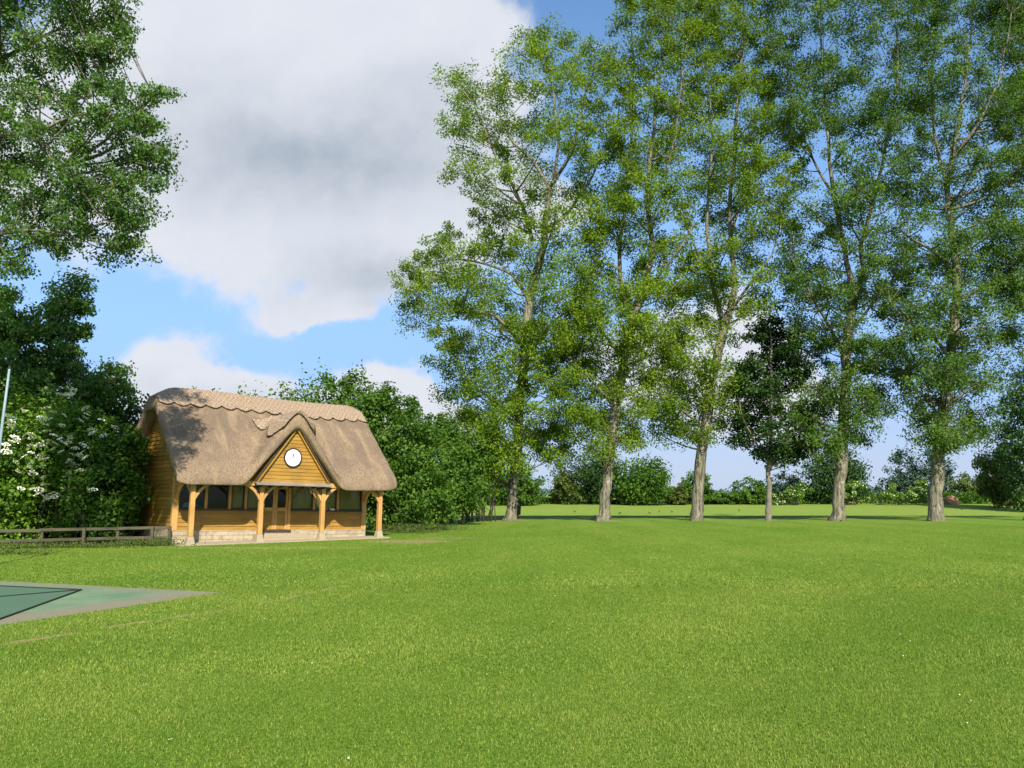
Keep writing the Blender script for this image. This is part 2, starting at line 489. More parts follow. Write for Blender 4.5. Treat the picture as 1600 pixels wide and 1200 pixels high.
class MB:
    """collects simple solids; build() makes them ONE mesh object"""
    def __init__(self):
        self.v = []; self.f = []

    def add(self, vs, fs):
        b = len(self.v)
        self.v += [tuple(float(c) for c in p) for p in vs]
        self.f += [tuple(i + b for i in q) for q in fs]
        return self

    def box(self, x0, x1, y0, y1, z0, z1, mtx=None):
        vs = [(x0, y0, z0), (x1, y0, z0), (x1, y1, z0), (x0, y1, z0), (x0, y0, z1), (x1, y0, z1), (x1, y1, z1), (x0, y1, z1)]
        if mtx is not None:
            vs = [tuple(mtx @ Vector(p)) for p in vs]
        return self.add(vs, [(0, 3, 2, 1), (4, 5, 6, 7), (0, 1, 5, 4), (1, 2, 6, 5), (2, 3, 7, 6), (3, 0, 4, 7)])

    def frustum(self, cx, cy, z0, z1, a0, a1):
        vs = [(cx + sx * a, cy + sy * a, z) for z, a in ((z0, a0), (z1, a1)) for sx, sy in ((-1, -1), (1, -1), (1, 1), (-1, 1))]
        return self.add(vs, [(0, 3, 2, 1), (4, 5, 6, 7), (0, 1, 5, 4), (1, 2, 6, 5), (2, 3, 7, 6), (3, 0, 4, 7)])

    def bar(self, p, q, w_, h_, up=(0, 0, 1)):
        p, q = Vector(p), Vector(q)
        d = (q - p).normalized()
        s = d.cross(Vector(up)).normalized()
        u = s.cross(d)
        vs = [tuple(e + s * a * w_ / 2 + u * b * h_ / 2) for e in (p, q) for a, b in ((-1, -1), (1, -1), (1, 1), (-1, 1))]
        return self.add(vs, [(0, 1, 2, 3), (7, 6, 5, 4), (0, 4, 5, 1), (1, 5, 6, 2), (2, 6, 7, 3), (3, 7, 4, 0)])

    def tube(self, pts, rad, sides=6, jit=0.0, lobes=0):
        pts = [np.array(p, float) for p in pts]
        n = len(pts)
        vs = []; fs = []
        a = np.array([1.0, 0.13, 0.07])
        ph = random.random() * 6
        for i in range(n):
            d = pts[min(i + 1, n - 1)] - pts[max(i - 1, 0)]
            d = d / (np.linalg.norm(d) + 1e-9)
            s = a - d * a.dot(d)
            s /= np.linalg.norm(s) + 1e-9
            u = np.cross(d, s)
            a = s
            for k in range(sides):
                t = 2 * math.pi * k / sides
                r = rad[i] * (1 + jit * (random.random() - .5))
                if lobes:
                    r *= 1 + .13 * math.sin(lobes * t + ph + i * .12) * (1.6 if i < 2 else .6)
                vs.append(pts[i] + (s * math.cos(t) + u * math.sin(t)) * r)
        for i in range(n - 1):
            for k in range(sides):
                k2 = (k + 1) % sides
                fs.append((i * sides + k, i * sides + k2, (i + 1) * sides + k2, (i + 1) * sides + k))
        fs.append(tuple(range(sides))[::-1])
        fs.append(tuple((n - 1) * sides + k for k in range(sides)))
        return self.add(vs, fs)

    def disc(self, c, ax, r, th, n=32, r_in=None):
        """a disc or ring of thickness th whose axis is the unit vector ax"""
        ax = Vector(ax).normalized(); c = Vector(c)
        s = ax.orthogonal().normalized(); u = ax.cross(s)
        vs = []; fs = []
        for k in range(n):
            t = 2 * math.pi * k / n
            e = s * math.cos(t) + u * math.sin(t)
            if r_in is None:
                vs += [c + e * r - ax * th / 2, c + e * r + ax * th / 2]
            else:
                vs += [c + e * r - ax * th / 2, c + e * r + ax * th / 2, c + e * r_in - ax * th / 2, c + e * r_in + ax * th / 2]
        for k in range(n):
            j = (k + 1) % n
            if r_in is None:
                fs.append((2 * k, 2 * j, 2 * j + 1, 2 * k + 1))
            else:
                a, b = 4 * k, 4 * j
                fs += [(a, b, b + 1, a + 1), (a + 1, b + 1, b + 3, a + 3), (a + 3, b + 3, b + 2, a + 2), (a + 2, b + 2, b, a)]
        if r_in is None:
            fs += [tuple(2 * k for k in range(n))[::-1], tuple(2 * k + 1 for k in range(n))]
        return self.add([tuple(p) for p in vs], fs)

    def build(self, name, material, parent=None, smooth=False, bevel=0.0):
        me = bpy.data.meshes.new(name)
        me.from_pydata(self.v, [], self.f)
        me.update()
        if smooth:
            me.polygons.foreach_set('use_smooth', [True] * len(me.polygons))
        o = link(name, me, material, parent)
        if bevel:
            b = o.modifiers.new('bevel', 'BEVEL')
            b.width = bevel; b.segments = 2; b.limit_method = 'ANGLE'
        return o


def np_mesh(name, V, Fc, tint=None, smooth=False):
    """V (N,3), Fc (M,k) with the same k for every face"""
    me = bpy.data.meshes.new(name)
    n, (mf, k) = len(V), Fc.shape
    me.vertices.add(n)
    me.vertices.foreach_set('co', np.ascontiguousarray(V, np.float32).ravel())
    me.loops.add(mf * k)
    me.loops.foreach_set('vertex_index', np.ascontiguousarray(Fc, np.int32).ravel())
    me.polygons.add(mf)
    me.polygons.foreach_set('loop_start', np.arange(0, mf * k, k, dtype=np.int32))
    if smooth:
        me.polygons.foreach_set('use_smooth', np.ones(mf, bool))
    me.update(calc_edges=True)
    if tint is not None:
        a = me.attributes.new('tint', 'FLOAT', 'FACE')
        a.data.foreach_set('value', np.ascontiguousarray(tint, np.float32))
    return me


def unit(v):
    return v / (np.linalg.norm(v, axis=-1, keepdims=True) + 1e-9)


def leaf_mesh(name, C, size, tint, up=.5, droop=0.0, aspect=.68, out=None):
    """one four-sided leaf per centre; leaves face roughly up/outwards with a lot of scatter"""
    n = len(C)
    nrm = RNG.normal(size=(n, 3))
    nrm[:, 2] += up * 1.6
    if out is not None:
        nrm += out * 1.1
    nrm = unit(nrm)
    t = RNG.normal(size=(n, 3))
    t[:, 2] -= droop * 2
    t = unit(t - nrm * (t * nrm).sum(1, keepdims=True))
    b = np.cross(nrm, t)
    L_ = (size * RNG.uniform(.65, 1.3, n))[:, None]
    fold = nrm * L_ * .12
    V = np.stack([C - t * L_ * .5, C + b * L_ * aspect * .5 - t * L_ * .08 + fold, C + t * L_ * .5, C - b * L_ * aspect * .5 - t * L_ * .08 + fold], 1).reshape(-1, 3)
    return np_mesh(name, V, np.arange(n * 4).reshape(n, 4), tint)


def ball(n):
    """points in the unit ball, denser toward its middle"""
    return unit(RNG.normal(size=(n, 3))) * RNG.random((n, 1)) ** .5


def in_poly(pts, poly):
    x, y = pts[:, 0], pts[:, 1]
    ins = np.zeros(len(pts), bool)
    p = np.array(poly, float)
    j = len(p) - 1
    for i in range(len(p)):
        cond = (p[i, 1] > y) != (p[j, 1] > y)
        xi = (p[j, 0] - p[i, 0]) * (y - p[i, 1]) / (p[j, 1] - p[i, 1] + 1e-12) + p[i, 0]
        ins ^= cond & (x < xi)
        j = i
    return ins


def terrain(y):
    y = np.asarray(y, float)
    s = lambda a, b: (lambda t: t * t * (3 - 2 * t))(np.clip((y - a) / (b - a), 0, 1))
    return -1.28 * s(72, 104) + 1.38 * s(112, 156)


# ------------------------------------------------------------------ SETTING: ground, court, hills
ys = np.concatenate([np.arange(-40, 60, 4), np.arange(60, 170, 1.0), np.geomspace(170, 4000, 40)])
xs = np.concatenate([-np.geomspace(90, 3000, 14)[::-1], np.arange(-80, 81, 8), np.geomspace(90, 3000, 14)])
X, Y = np.meshgrid(xs, ys)
Vg = np.stack([X, Y, terrain(Y)], -1).reshape(-1, 3)
nx_ = len(xs)
ii, jj = np.meshgrid(np.arange(len(ys) - 1), np.arange(nx_ - 1), indexing='ij')
a = (ii * nx_ + jj).ravel()
lawn = link('lawn', np_mesh('lawn', Vg, np.stack([a, a + 1, a + nx_ + 1, a + nx_], 1), smooth=True), 'lawn')
tag(lawn, kind='structure')

tip = ground(345, 926)
e_up = ground(0, 908); e_dn = ground(0, 977)
far_up = tip + (e_up - tip) * 2.3
far_dn = tip + (e_dn - tip) * 1.9
far_c = far_up + far_dn - tip
COURT = [tip[:2], far_up[:2], far_c[:2], far_dn[:2]]


def sheet(name, poly, z, material, th=None):
    n = len(poly)
    z0 = z - .03
    vs = [(p[0], p[1], z) for p in poly] + [(p[0], p[1], z0) for p in poly]
    fs = [tuple(range(n))] + [(i, n + i, n + (i + 1) % n, (i + 1) % n) for i in range(n)]
    return MB().add(vs, fs).build(name, material)


tag(sheet('hard_court', COURT[::-1], .006, 'court'), kind='structure')
mt = ground(127, 923); mu = ground(0, 917); md = ground(0, 969)
mu = mt + (mu - mt) * 2.0; md = mt + (md - mt) * 2.2
mroot = thing('court_mat', 'dark green mat with black edging on the worn green court', 'mat', mt)
q = MB()
polym = [mt[:2] - mt[:2], mu[:2] - mt[:2], (mu + md - mt)[:2] - mt[:2], md[:2] - mt[:2]][::-1]
vs = [(p[0], p[1], .013) for p in polym] + [(p[0], p[1], .0065) for p in polym]
q.add(vs, [(0, 1, 2, 3)] + [(i, 4 + i, 4 + (i + 1) % 4, (i + 1) % 4) for i in range(4)]).build('mat_surface', 'mat_green', mroot)
for e in (mu, md, ground(-120, 944)):
    d = e - mt
    MB().bar((0, 0, .02), (d[0], d[1], .02), .030, .02).build('edging', 'dark_edge', mroot)

# low far hills on the horizon
hx = np.linspace(-2200, 2600, 160)
hz_ = 6 + 11 * (np.sin(hx * .0021 + 1) * .5 + .5) + 5 * np.sin(hx * .007) * np.sin(hx * .0013)
hv = np.concatenate([np.stack([hx, np.full_like(hx, 2300), np.full_like(hx, -1)], 1), np.stack([hx, np.full_like(hx, 2700), np.maximum(hz_, 1)], 1), np.stack([hx, np.full_like(hx, 3400), np.full_like(hx, -1)], 1)])
k = np.arange(159)
hf = np.concatenate([np.stack([k + r * 160, k + r * 160 + 1, k + (r + 1) * 160 + 1, k + (r + 1) * 160], 1) for r in (0, 1)])
tag(link('hills', np_mesh('hills', hv, hf, smooth=True), 'far_hill'), kind='structure')

# ------------------------------------------------------------------ PAVILION
PX0, PY0, PA, PT = -12.367, 31.799, 0.718, 0.022
L, PD, ZP, ZS, WD = 8.074, 1.353, 0.49, 1.23, 4.8
YR, ZR, XL, XR, YF = 1.73, 5.93, -0.52, 8.62, -1.72
YB = 2 * YR - YF
ZB = 2.30                                    # underside of the porch beam
pav = thing('pavilion', 'timber pavilion with thatched roof, open porch and clock gable', 'pavilion', (PX0, PY0, 0), (0, PT, PA))
bpy.context.view_layer.update()
PM = Matrix.Translation((PX0, PY0, 0)) @ Matrix.Rotation(PA, 4, 'Z') @ Matrix.Rotation(PT, 4, 'Y')
PMI = PM.inverted()


def loc_at(px, py, yl):
    """photo pixel -> local (x, z) on the plane y = yl of the pavilion"""
    o = PMI @ Vector((0, 0, EYE)); d = PMI.to_3x3() @ Vector(ray(px, py))
    t = (yl - o.y) / d.y
    p = o + d * t
    return p.x, p.z


gz = lambda x: PT * x                        # ground level in the tilted local frame

# thatch: one height field, the dormer swept into the main slope
xd = loc_at(462, 700, -1.45)[0] - .07
ZD, SD, SM = 4.90, 1.42, (ZR - 2.47) / (YR - YF)


def zmain(x, y):
    z = ZR - SM * np.sqrt((y - YR) ** 2 + .01)
    hipl = ZR + .05 - .62 * np.maximum(0, (XL + .95) - x) ** 1.1
    hipr = ZR + .05 - .60 * np.maximum(0, x - (XR - .75)) ** 1.1
    k_ = .08
    for h in (hipl, hipr):
        z = -k_ * np.logaddexp(-z / k_, -h / k_)
    return z + .04 * np.sin(x * .75 + .4)


def zroof(x, y):
    zm = zmain(x, y)
    zd = ZD - SD * (np.sqrt((x - xd) ** 2 + .07) - .264) + .08 * np.clip(-(y - 0) / 1.7, 0, 1)
    zd = np.where(y > 1.2, -9, zd)
    k_ = .13
    return np.maximum(zm, k_ * np.logaddexp(zm / k_, np.minimum(zd, zm + 6) / k_))


def front(x):
    """the thatch edge: a little further out under the dormer, rounded back at the two ends"""
    t = np.clip(1 - np.abs(x - xd) / 1.9, 0, 1)
    c_ = np.maximum(0, .5 - (x - XL)) ** 2 * .55 + np.maximum(0, .5 - (XR - x)) ** 2 * .55
    return YF - .10 * t + c_


nu, nv = 220, 150
U = np.linspace(0, 1, nu); U = XL + (XR - XL) * (U + .0 * U)
Vv = np.linspace(0, 1, nv)
XX = np.repeat(U[:, None], nv, 1)
YY = front(XX) + (YB - front(XX)) * (Vv[None, :] - .10 * np.sin(2 * np.pi * Vv)[None, :] / 1.0)
ZT = zroof(XX, YY)
TH = .46
THM = TH + .20 * np.exp(-((XX - xd) / 1.25) ** 4) * np.clip((1.0 - YY) / 1.0, 0, 1)
dx = np.minimum(XX - XL, XR - XX); dy = np.minimum(YY - front(XX), YB - YY)
rr = .26
ed = lambda d: np.where(d < rr, 1 - np.sqrt(np.clip(1 - (1 - d / rr) ** 2, 0, 1)), 0)
edx = np.where(dx < .12, 1 - np.sqrt(np.clip(1 - (1 - dx / .12) ** 2, 0, 1)), 0)
low = np.maximum(edx * .38, ed(dy))
jit = RNG.normal(size=ZT.shape) * .007 + .012 * np.sin(XX * 5.1 + YY * 2.3) * np.sin(YY * 4.0 + XX)
top = ZT - low * THM * .60 + jit
bot = ZT - THM + low * THM * .28
n_ = nu * nv
Vt = np.concatenate([np.stack([XX, YY, top], -1).reshape(-1, 3), np.stack([XX, YY, bot], -1).reshape(-1, 3)])
ii, jj = np.meshgrid(np.arange(nu - 1), np.arange(nv - 1), indexing='ij')
a = (ii * nv + jj).ravel()
ft = np.stack([a, a + nv, a + nv + 1, a + 1], 1)
fbm = np.stack([a, a + 1, a + nv + 1, a + nv], 1) + n_
per = [i * nv for i in range(nu)] + [(nu - 1) * nv + j for j in range(1, nv)] + [i * nv + nv - 1 for i in range(nu - 2, -1, -1)] + [j for j in range(nv - 2, 0, -1)]
per = np.array(per); per2 = np.roll(per, -1)
fs_ = np.stack([per, per + n_, per2 + n_, per2], 1)
roof = link('roof', np_mesh('roof', Vt, np.concatenate([ft, fbm, fs_]), smooth=True), 'thatch', pav)


def cap_mesh(P, off, edge, P2):
    """P (a,b,2) local plan grid laid on the thatch with a thickness, its border turned down"""
    a_, b_ = P.shape[:2]
    x, y = P[..., 0], P[..., 1]
    z = zroof(x, y)
    o = np.full((a_, b_), off)
    zt = z + o + RNG.normal(size=z.shape) * .006
    V1 = np.stack([x, y, zt], -1).reshape(-1, 3)
    V2 = np.stack([P2[..., 0], P2[..., 1], zroof(P2[..., 0], P2[..., 1]) - edge], -1).reshape(-1, 3)
    i_, j_ = np.meshgrid(np.arange(a_ - 1), np.arange(b_ - 1), indexing='ij')
    k_ = (i_ * b_ + j_).ravel()
    f1 = np.stack([k_, k_ + b_, k_ + b_ + 1, k_ + 1], 1)
    pe = [i * b_ for i in range(a_)] + [(a_ - 1) * b_ + j for j in range(1, b_)] + [i * b_ + b_ - 1 for i in range(a_ - 2, -1, -1)] + [j for j in range(b_ - 2, 0, -1)]
    pe = np.array(pe); p2 = np.roll(pe, -1)
    return np_mesh('cap', np.concatenate([V1, V2]), np.concatenate([f1, np.stack([pe, pe + a_ * b_, p2 + a_ * b_, p2], 1)]), smooth=False)


cu = np.linspace(XL + .06, XR - .08, 260)
cw = np.linspace(-1, 1, 41)
half = .76 + .13 * np.abs(np.sin((cu - XL) / .62 * math.pi / 1.0)) - .10 * (np.clip((XL + .7) - cu, 0, 1))
P = np.stack([np.repeat(cu[:, None], 41, 1), YR + half[:, None] * cw[None, :]], -1)
P2 = P.copy(); P2[..., 1] = YR + (P[..., 1] - YR) * .84; P2[..., 0] = (P[..., 0] - 4.05) * .985 + 4.05
cap = link('ridge_cap', cap_mesh(P, .10, .02, P2), 'ridge_thatch', roof)
dv_ = np.linspace(0, 1, 60)
yy = -1.86 + (0.55 + 1.86) * dv_
hw = .52 + .42 * np.abs(np.sin(dv_ * math.pi * 1.35 + .35)) - .30 * np.clip(dv_ - .75, 0, 1)
P = np.stack([xd + hw[:, None] * np.linspace(-1, 1, 31)[None, :], np.repeat(yy[:, None], 31, 1)], -1)
P2 = P.copy(); P2[..., 0] = xd + (P[..., 0] - xd) * .82; P2[..., 1] = np.maximum(P[..., 1], -1.74)
link('dormer_cap', cap_mesh(P, .11, .02, P2), 'ridge_thatch', roof)


# boarded walls: horizontal laps as real geometry
def boards(name, z0, z1, span, plane, out, step=.155, parent=pav, material='boards'):
    """span(z) -> (a, b) along the wall; plane(t, d) -> point at t along the wall, d proud of it"""
    q = MB()
    nb = max(1, int(round((z1 - z0) / step))); h = (z1 - z0) / nb
    for i in range(nb):
        a0, b0 = span(z0 + i * h); a1, b1 = span(z0 + (i + 1) * h)
        if b0 - a0 < .02: continue
        if b1 < a1: a1 = b1 = (a1 + b1) / 2
        zb, zt = z0 + i * h, z0 + (i + 1) * h
        p = lambda t, d, z: plane(t, d) + (z,)
        o0 = out + random.uniform(-.002, .002)
        vs = [p(a0, 0, zb), p(b0, 0, zb), p(b0, o0, zb), p(a0, o0, zb), p(a1, .006, zt - .001), p(b1, .006, zt - .001)]
        q.add(vs, [(0, 1, 2, 3), (3, 2, 5, 4), (0, 3, 4), (1, 5, 2)])
    return q.build(name, material, parent)


under = lambda x, y: float(zroof(np.array(x), np.array(y))) - TH + .10
yspan = lambda lo, hi: (lambda z: (max(lo, YR - (ZR - TH + .1 - z) / SM), min(hi, YR + (ZR - TH + .1 - z) / SM)))
boards('wall', ZP, 5.4, yspan(0.0, WD), lambda t, d: (-d, t), .032)
boards('wall', ZP, 5.4, yspan(0.0, WD), lambda t, d: (L + d, t), .032)
boards('wall', ZP, 3.2, lambda z: (0, L), lambda t, d: (t, WD + d), .032)
# the porch-end infill above the beam, either end
boards('porch_infill', ZB + .16, 3.7, yspan(-PD, -.08), lambda t, d: (-d, t), .028)
boards('porch_infill', ZB + .16, 3.7, yspan(-PD, -.08), lambda t, d: (L + d, t), .028)
# front wall: window bays left and right of the double door
xdl = loc_at(409, 800, 0)[0]; xdr = loc_at(449, 800, 0)[0]
CP = .17
boards('wall', ZP, ZS, lambda z: (CP, xdl - .12), lambda t, d: (t, -d), .030)
boards('wall', ZP, ZS, lambda z: (xdr + .12, L - CP), lambda t, d: (t, -d), .030)
boards('wall', 2.36, 3.4, lambda z: (0, L), lambda t, d: (t, -d), .030)
MB().box(-.05, L + .05, -.05, WD + .05, -.35, ZP - .001).build('plinth', 'stone', pav, bevel=.015)
for x in (0, L):
    s = 1 if x == 0 else -1
    MB().box(min(x - s * .05, x + s * CP), max(x - s * .05, x + s * CP), -.06, .12, ZP + .002, 3.5).build('corner_post', 'oak', pav, bevel=.01)
q = MB().box(0, L, -.04, .10, 2.20, 2.355); q.build('wall_plate', 'oak', pav, bevel=.008)
# interior
q = MB().box(.06, L - .06, WD - .10, WD - .05, ZP, 3.0)
q.box(.05, .07, .15, WD - .1, ZP, 3.2).box(L - .07, L - .05, .15, WD - .1, ZP, 3.2)
q.build('inner_wall', 'inner_wood', pav)
MB().box(.08, L - .08, .13, WD - .12, ZP + .003, ZP + .03).build('floor_boards', 'inner_wood', pav)
MB().box(.08, L - .08, .13, WD - .12, 3.02, 3.06).build('inner_ceiling', 'inner_wood', pav)
MB().box(1.2, 3.1, WD - .9, WD - .3, ZP + .031, ZP + .8).build('cupboard', 'inner_wood', pav)
MB().box(4.8, 6.2, WD - 1.0, WD - .2, ZP + .031, ZP + .75).build('cupboard', 'inner_wood', pav)

mulL = [loc_at(v, 780, 0)[0] for v in (322, 359, 384)]
mulR = [loc_at(v, 780, 0)[0] for v in (491, 528)]


def bay(x0, x1, muls, blinds):
    MB().box(x0, x1, -.10, .03, ZS, ZS + .055).build('sill', 'dark_wood', pav, bevel=.006)
    edges = [x0] + muls + [x1]
    for mx_ in muls:
        MB().box(mx_ - .055, mx_ + .055, -.03, .07, ZS + .057, 2.198).build('mullion', 'oak', pav, bevel=.006)
    for i in range(len(edges) - 1):
        a0 = edges[i] + (.057 if i else .002); b0 = edges[i + 1] - (.057 if i < len(edges) - 2 else .002)
        fr_ = MB()
        fr_.box(a0, a0 + .04, .0, .045, ZS + .06, 2.195).box(b0 - .04, b0, .0, .045, ZS + .06, 2.195)
        fr_.box(a0 + .041, b0 - .041, .0, .045, ZS + .06, ZS + .10).box(a0 + .041, b0 - .041, .0, .045, 2.155, 2.195)
        f_ = fr_.build('window', 'dark_wood', pav)
        MB().box(a0 + .042, b0 - .042, .02, .026, ZS + .101, 2.154).build('pane', 'glass', f_)
        if i in blinds:                      # a pleated cloth blind drawn down just behind the glass
            q = MB(); nb_ = max(4, int((b0 - a0) / .11)); xs_ = np.linspace(a0 + .02, b0 - .02, nb_ * 2 + 1)
            vs_ = []
            for j, xx in enumerate(xs_):
                yy_ = .085 + (.018 if j % 2 else 0) + random.uniform(0, .006)
                vs_ += [(xx, yy_, ZS + .075), (xx, yy_, 2.19)]
            q.add(vs_, [(2 * j, 2 * j + 2, 2 * j + 3, 2 * j + 1) for j in range(len(xs_) - 1)]).build('blind', 'blind_cloth', f_)


bay(CP, xdl - .12, mulL, (2, 3))
bay(xdr + .12, L - CP, mulR, (0, 1, 2))
for x0, x1 in ((xdl - .118, xdl - .005), (xdr + .005, xdr + .118)):
    MB().box(x0, x1, -.045, .08, ZP + .003, 2.198).build('door_jamb', 'oak', pav, bevel=.006)
mid = (xdl + xdr) / 2
for s, x0, x1 in ((1, xdl, mid - .004), (-1, mid + .004, xdr)):
    zt, zm_ = 2.19, 1.36
    q = MB()
    q.box(x0, x0 + .09, -.01, .04, ZP + .02, zt).box(x1 - .09, x1, -.01, .04, ZP + .02, zt)
    q.box(x0 + .091, x1 - .091, -.01, .04, zt - .10, zt).box(x0 + .091, x1 - .091, -.01, .04, zm_ - .12, zm_)
    dr = q.build('door', 'oak', pav, bevel=.004)
    MB().box(x0 + .092, x1 - .092, .012, .018, zm_, zt - .10).build('pane', 'glass', dr)
    b_ = boards('door_panel', ZP + .02, zm_ - .121, lambda z, a=x0 + .092, b=x1 - .092: (a, b), lambda t, d: (t, .02 - d), .022, parent=dr)
    hx_ = mid - .05 * s
    MB().tube([(hx_, -.015, 1.30), (hx_, -.06, 1.30), (hx_ + .11 * -s, -.06, 1.30)], [.012, .012, .010], 8).build('handle', 'brass', dr)
MB().box(xdl - .13, xdr + .13, -.14, -.052, ZP - .04, ZP + .012).build('threshold', 'dark_wood', pav)
q = MB()
q.box(xdl - .35, xdr + .75, -.42, -.052, -.2, ZP - .14)
q.box(xdl - .55, xdr + 1.0, -.78, -.421, -.2, ZP - .30)
q.build('steps', 'pad_stone', pav, bevel=.02)
# the porch slab follows the ground rather than the tilted frame
q = MB()
vs = []
for z in (-.12, .045):
    for x, y in ((-.20, -PD - .2), (L + .3, -PD - .2), (L + .3, -.051), (-.25, -.051)):
        vs.append((x, y, z + gz(x)))
q.add(vs, [(0, 3, 2, 1), (4, 5, 6, 7), (0, 1, 5, 4), (1, 2, 6, 5), (2, 3, 7, 6), (3, 0, 4, 7)]).build('porch_slab', 'pad_stone', pav)

# porch posts with pad stones and curved braces
pxs = [loc_at(v, 850, -PD)[0] for v in (296, 404, 501, 591)]


def brace(q, p, along, rise=.52, reach=.52, w_=.085):
    """a curved knee brace springing from the post at p, leaning out along the unit vector"""
    pts = []
    for i in range(7):
        t = i / 6
        ang = t * math.pi / 2
        h = reach * (1 - math.cos(ang)) * .45 + reach * t * .55
        v = rise * math.sin(ang) * .45 + rise * t * .55
        pts.append(Vector((p[0] + along[0] * h, p[1] + along[1] * h, p[2] + v)))
    s = Vector((-along[1], along[0], 0)) * w_ / 2
    vs = []; fs = []
    for i, pt in enumerate(pts):
        d = (pts[min(i + 1, 6)] - pts[max(i - 1, 0)]).normalized()
        n2 = Vector((0, 0, 1)) * abs(Vector((d.x, d.y)).length) - Vector((along[0], along[1], 0)) * d.z
        n2 = n2.normalized() * .05
        vs += [pt - s - n2, pt + s - n2, pt + s + n2, pt - s + n2]
    for i in range(6):
        for k in range(4):
            fs.append((4 * i + k, 4 * i + (k + 1) % 4, 4 * i + 4 + (k + 1) % 4, 4 * i + 4 + k))
    fs += [(3, 2, 1, 0), (24, 25, 26, 27)]
    q.add([tuple(v) for v in vs], fs)
    return q


for i, x in enumerate(pxs):
    b0 = gz(x) + .046
    po = MB().frustum(x, -PD, b0 + .27, 2.16, .086, .078).build('post', 'oak', pav, bevel=.012)
    MB().frustum(x, -PD, b0 - .1, b0 + .268, .165, .102).build('pad_stone', 'pad_stone', po, bevel=.02)
    sides = []
    if i > 0: sides.append((-1, 0))
    if i < 3: sides.append((1, 0))
    if i in (0, 3): sides.append((0, 1))
    for al in sides:
        brace(MB(), (x + al[0] * .06, -PD + al[1] * .06, 1.66), al).build('brace', 'oak', po, smooth=False)
MB().box(-.12, L + .12, -PD - .085, -PD + .085, 2.162, 2.34).build('porch_beam', 'oak', pav, bevel=.01)
for x in (pxs[0], pxs[3]):
    MB().box(x - .08, x + .08, -PD + .087, -.062, 2.164, 2.32).build('tie_beam', 'oak', pav, bevel=.01)
    s = 1 if x < 1 else -1
for x in (.06, L - .06):
    q = MB(); brace(q, (x, -.07, 1.66), (0, -1)); q.build('brace', 'oak', pav)

# dormer gable: boards, barge boards, lead ledge
YG = -PD - .16
gx0, gz0 = loc_at(404, 752, YG); gx1, gz1 = loc_at(521, 757, YG); gxa, gza = loc_at(460, 676, YG)
print('gable', gx0, gz0, gx1, gz1, gxa, gza, 'xd', xd, 'posts', pxs, 'door', xdl, xdr)
gb = (gz0 + gz1) / 2
gt = ZD - TH - .20 + .12
sdx = (gt - gb) / SD
boards('gable', gb, gt, lambda z: (xd - (gt - z) / SD, xd + (gt - z) / SD), lambda t, d: (t, YG - d), .026, step=.14)
MB().add([(xd - sdx, YG + .03, gb), (xd + sdx, YG + .03, gb), (xd, YG + .03, gt)], [(0, 1, 2)]).build('gable_backing', 'dark_wood', pav)
for s in (-1, 1):
    MB().bar((xd + s * (sdx + .04), YG - .055, gb), (xd, YG - .055, gt + .02), .05, .16, up=(0, 1, 0)).build('barge_board', 'boards', pav)
    MB().bar((xd + s * (sdx + .13), YG - .085, gb + .02), (xd + s * .03, YG - .085, gt + .16), .05, .05, up=(0, 1, 0)).build('batten', 'dark_wood', pav)
q = MB()
vs = [(xd - sdx - .12, YG - .24, gb - .07), (xd + sdx + .12, YG - .24, gb - .07), (xd + sdx + .12, YG + .02, gb + .03), (xd - sdx - .12, YG + .02, gb + .03)]
q.add(vs + [(v[0], v[1], v[2] - .05) for v in vs], [(0, 1, 2, 3), (7, 6, 5, 4), (0, 4, 5, 1), (1, 5, 6, 2), (2, 6, 7, 3), (3, 7, 4, 0)])
q.build('ledge', 'grey_ledge', pav)
for i in range(7):
    x = xd - sdx + .12 + i * (2 * sdx - .24) / 6
    MB().box(x - .045, x + .045, YG - .16, YG + .3, gb - .20, gb - .125).build('rafter_end', 'dark_wood', pav)

# clock on the gable
cx_, cz_ = loc_at(458, 715, YG - .06)
cw_ = PM @ Vector((cx_, YG - .045, cz_))
clk = thing('wall_clock', 'round white clock with dark rim on the boarded gable', 'clock', cw_, (0, PT, PA))
MB().disc((0, 0, 0), (0, 1, 0), .372, .07, 40, .328).build('rim', 'clock_rim', clk, bevel=.006)
MB().disc((0, .005, 0), (0, 1, 0), .329, .03, 40).build('face', 'clock_white', clk)
for k_ in range(12):
    a_ = k_ * math.pi / 6
    MB().bar((.262 * math.sin(a_), -.0125, .262 * math.cos(a_)), (.292 * math.sin(a_), -.0125, .292 * math.cos(a_)), .010 if k_ % 3 else .016, .004, up=(0, 1, 0)).build('hour_mark', 'mark_grey', clk)
MB().bar((-.018, -.020, -.07), (.012, -.020, .235), .013, .006, up=(0, 1, 0)).build('minute_hand', 'black_plastic', clk)
MB().bar((-.012, -.028, -.05), (.020, -.028, .15), .018, .006, up=(0, 1, 0)).build('hour_hand', 'black_plastic', clk)

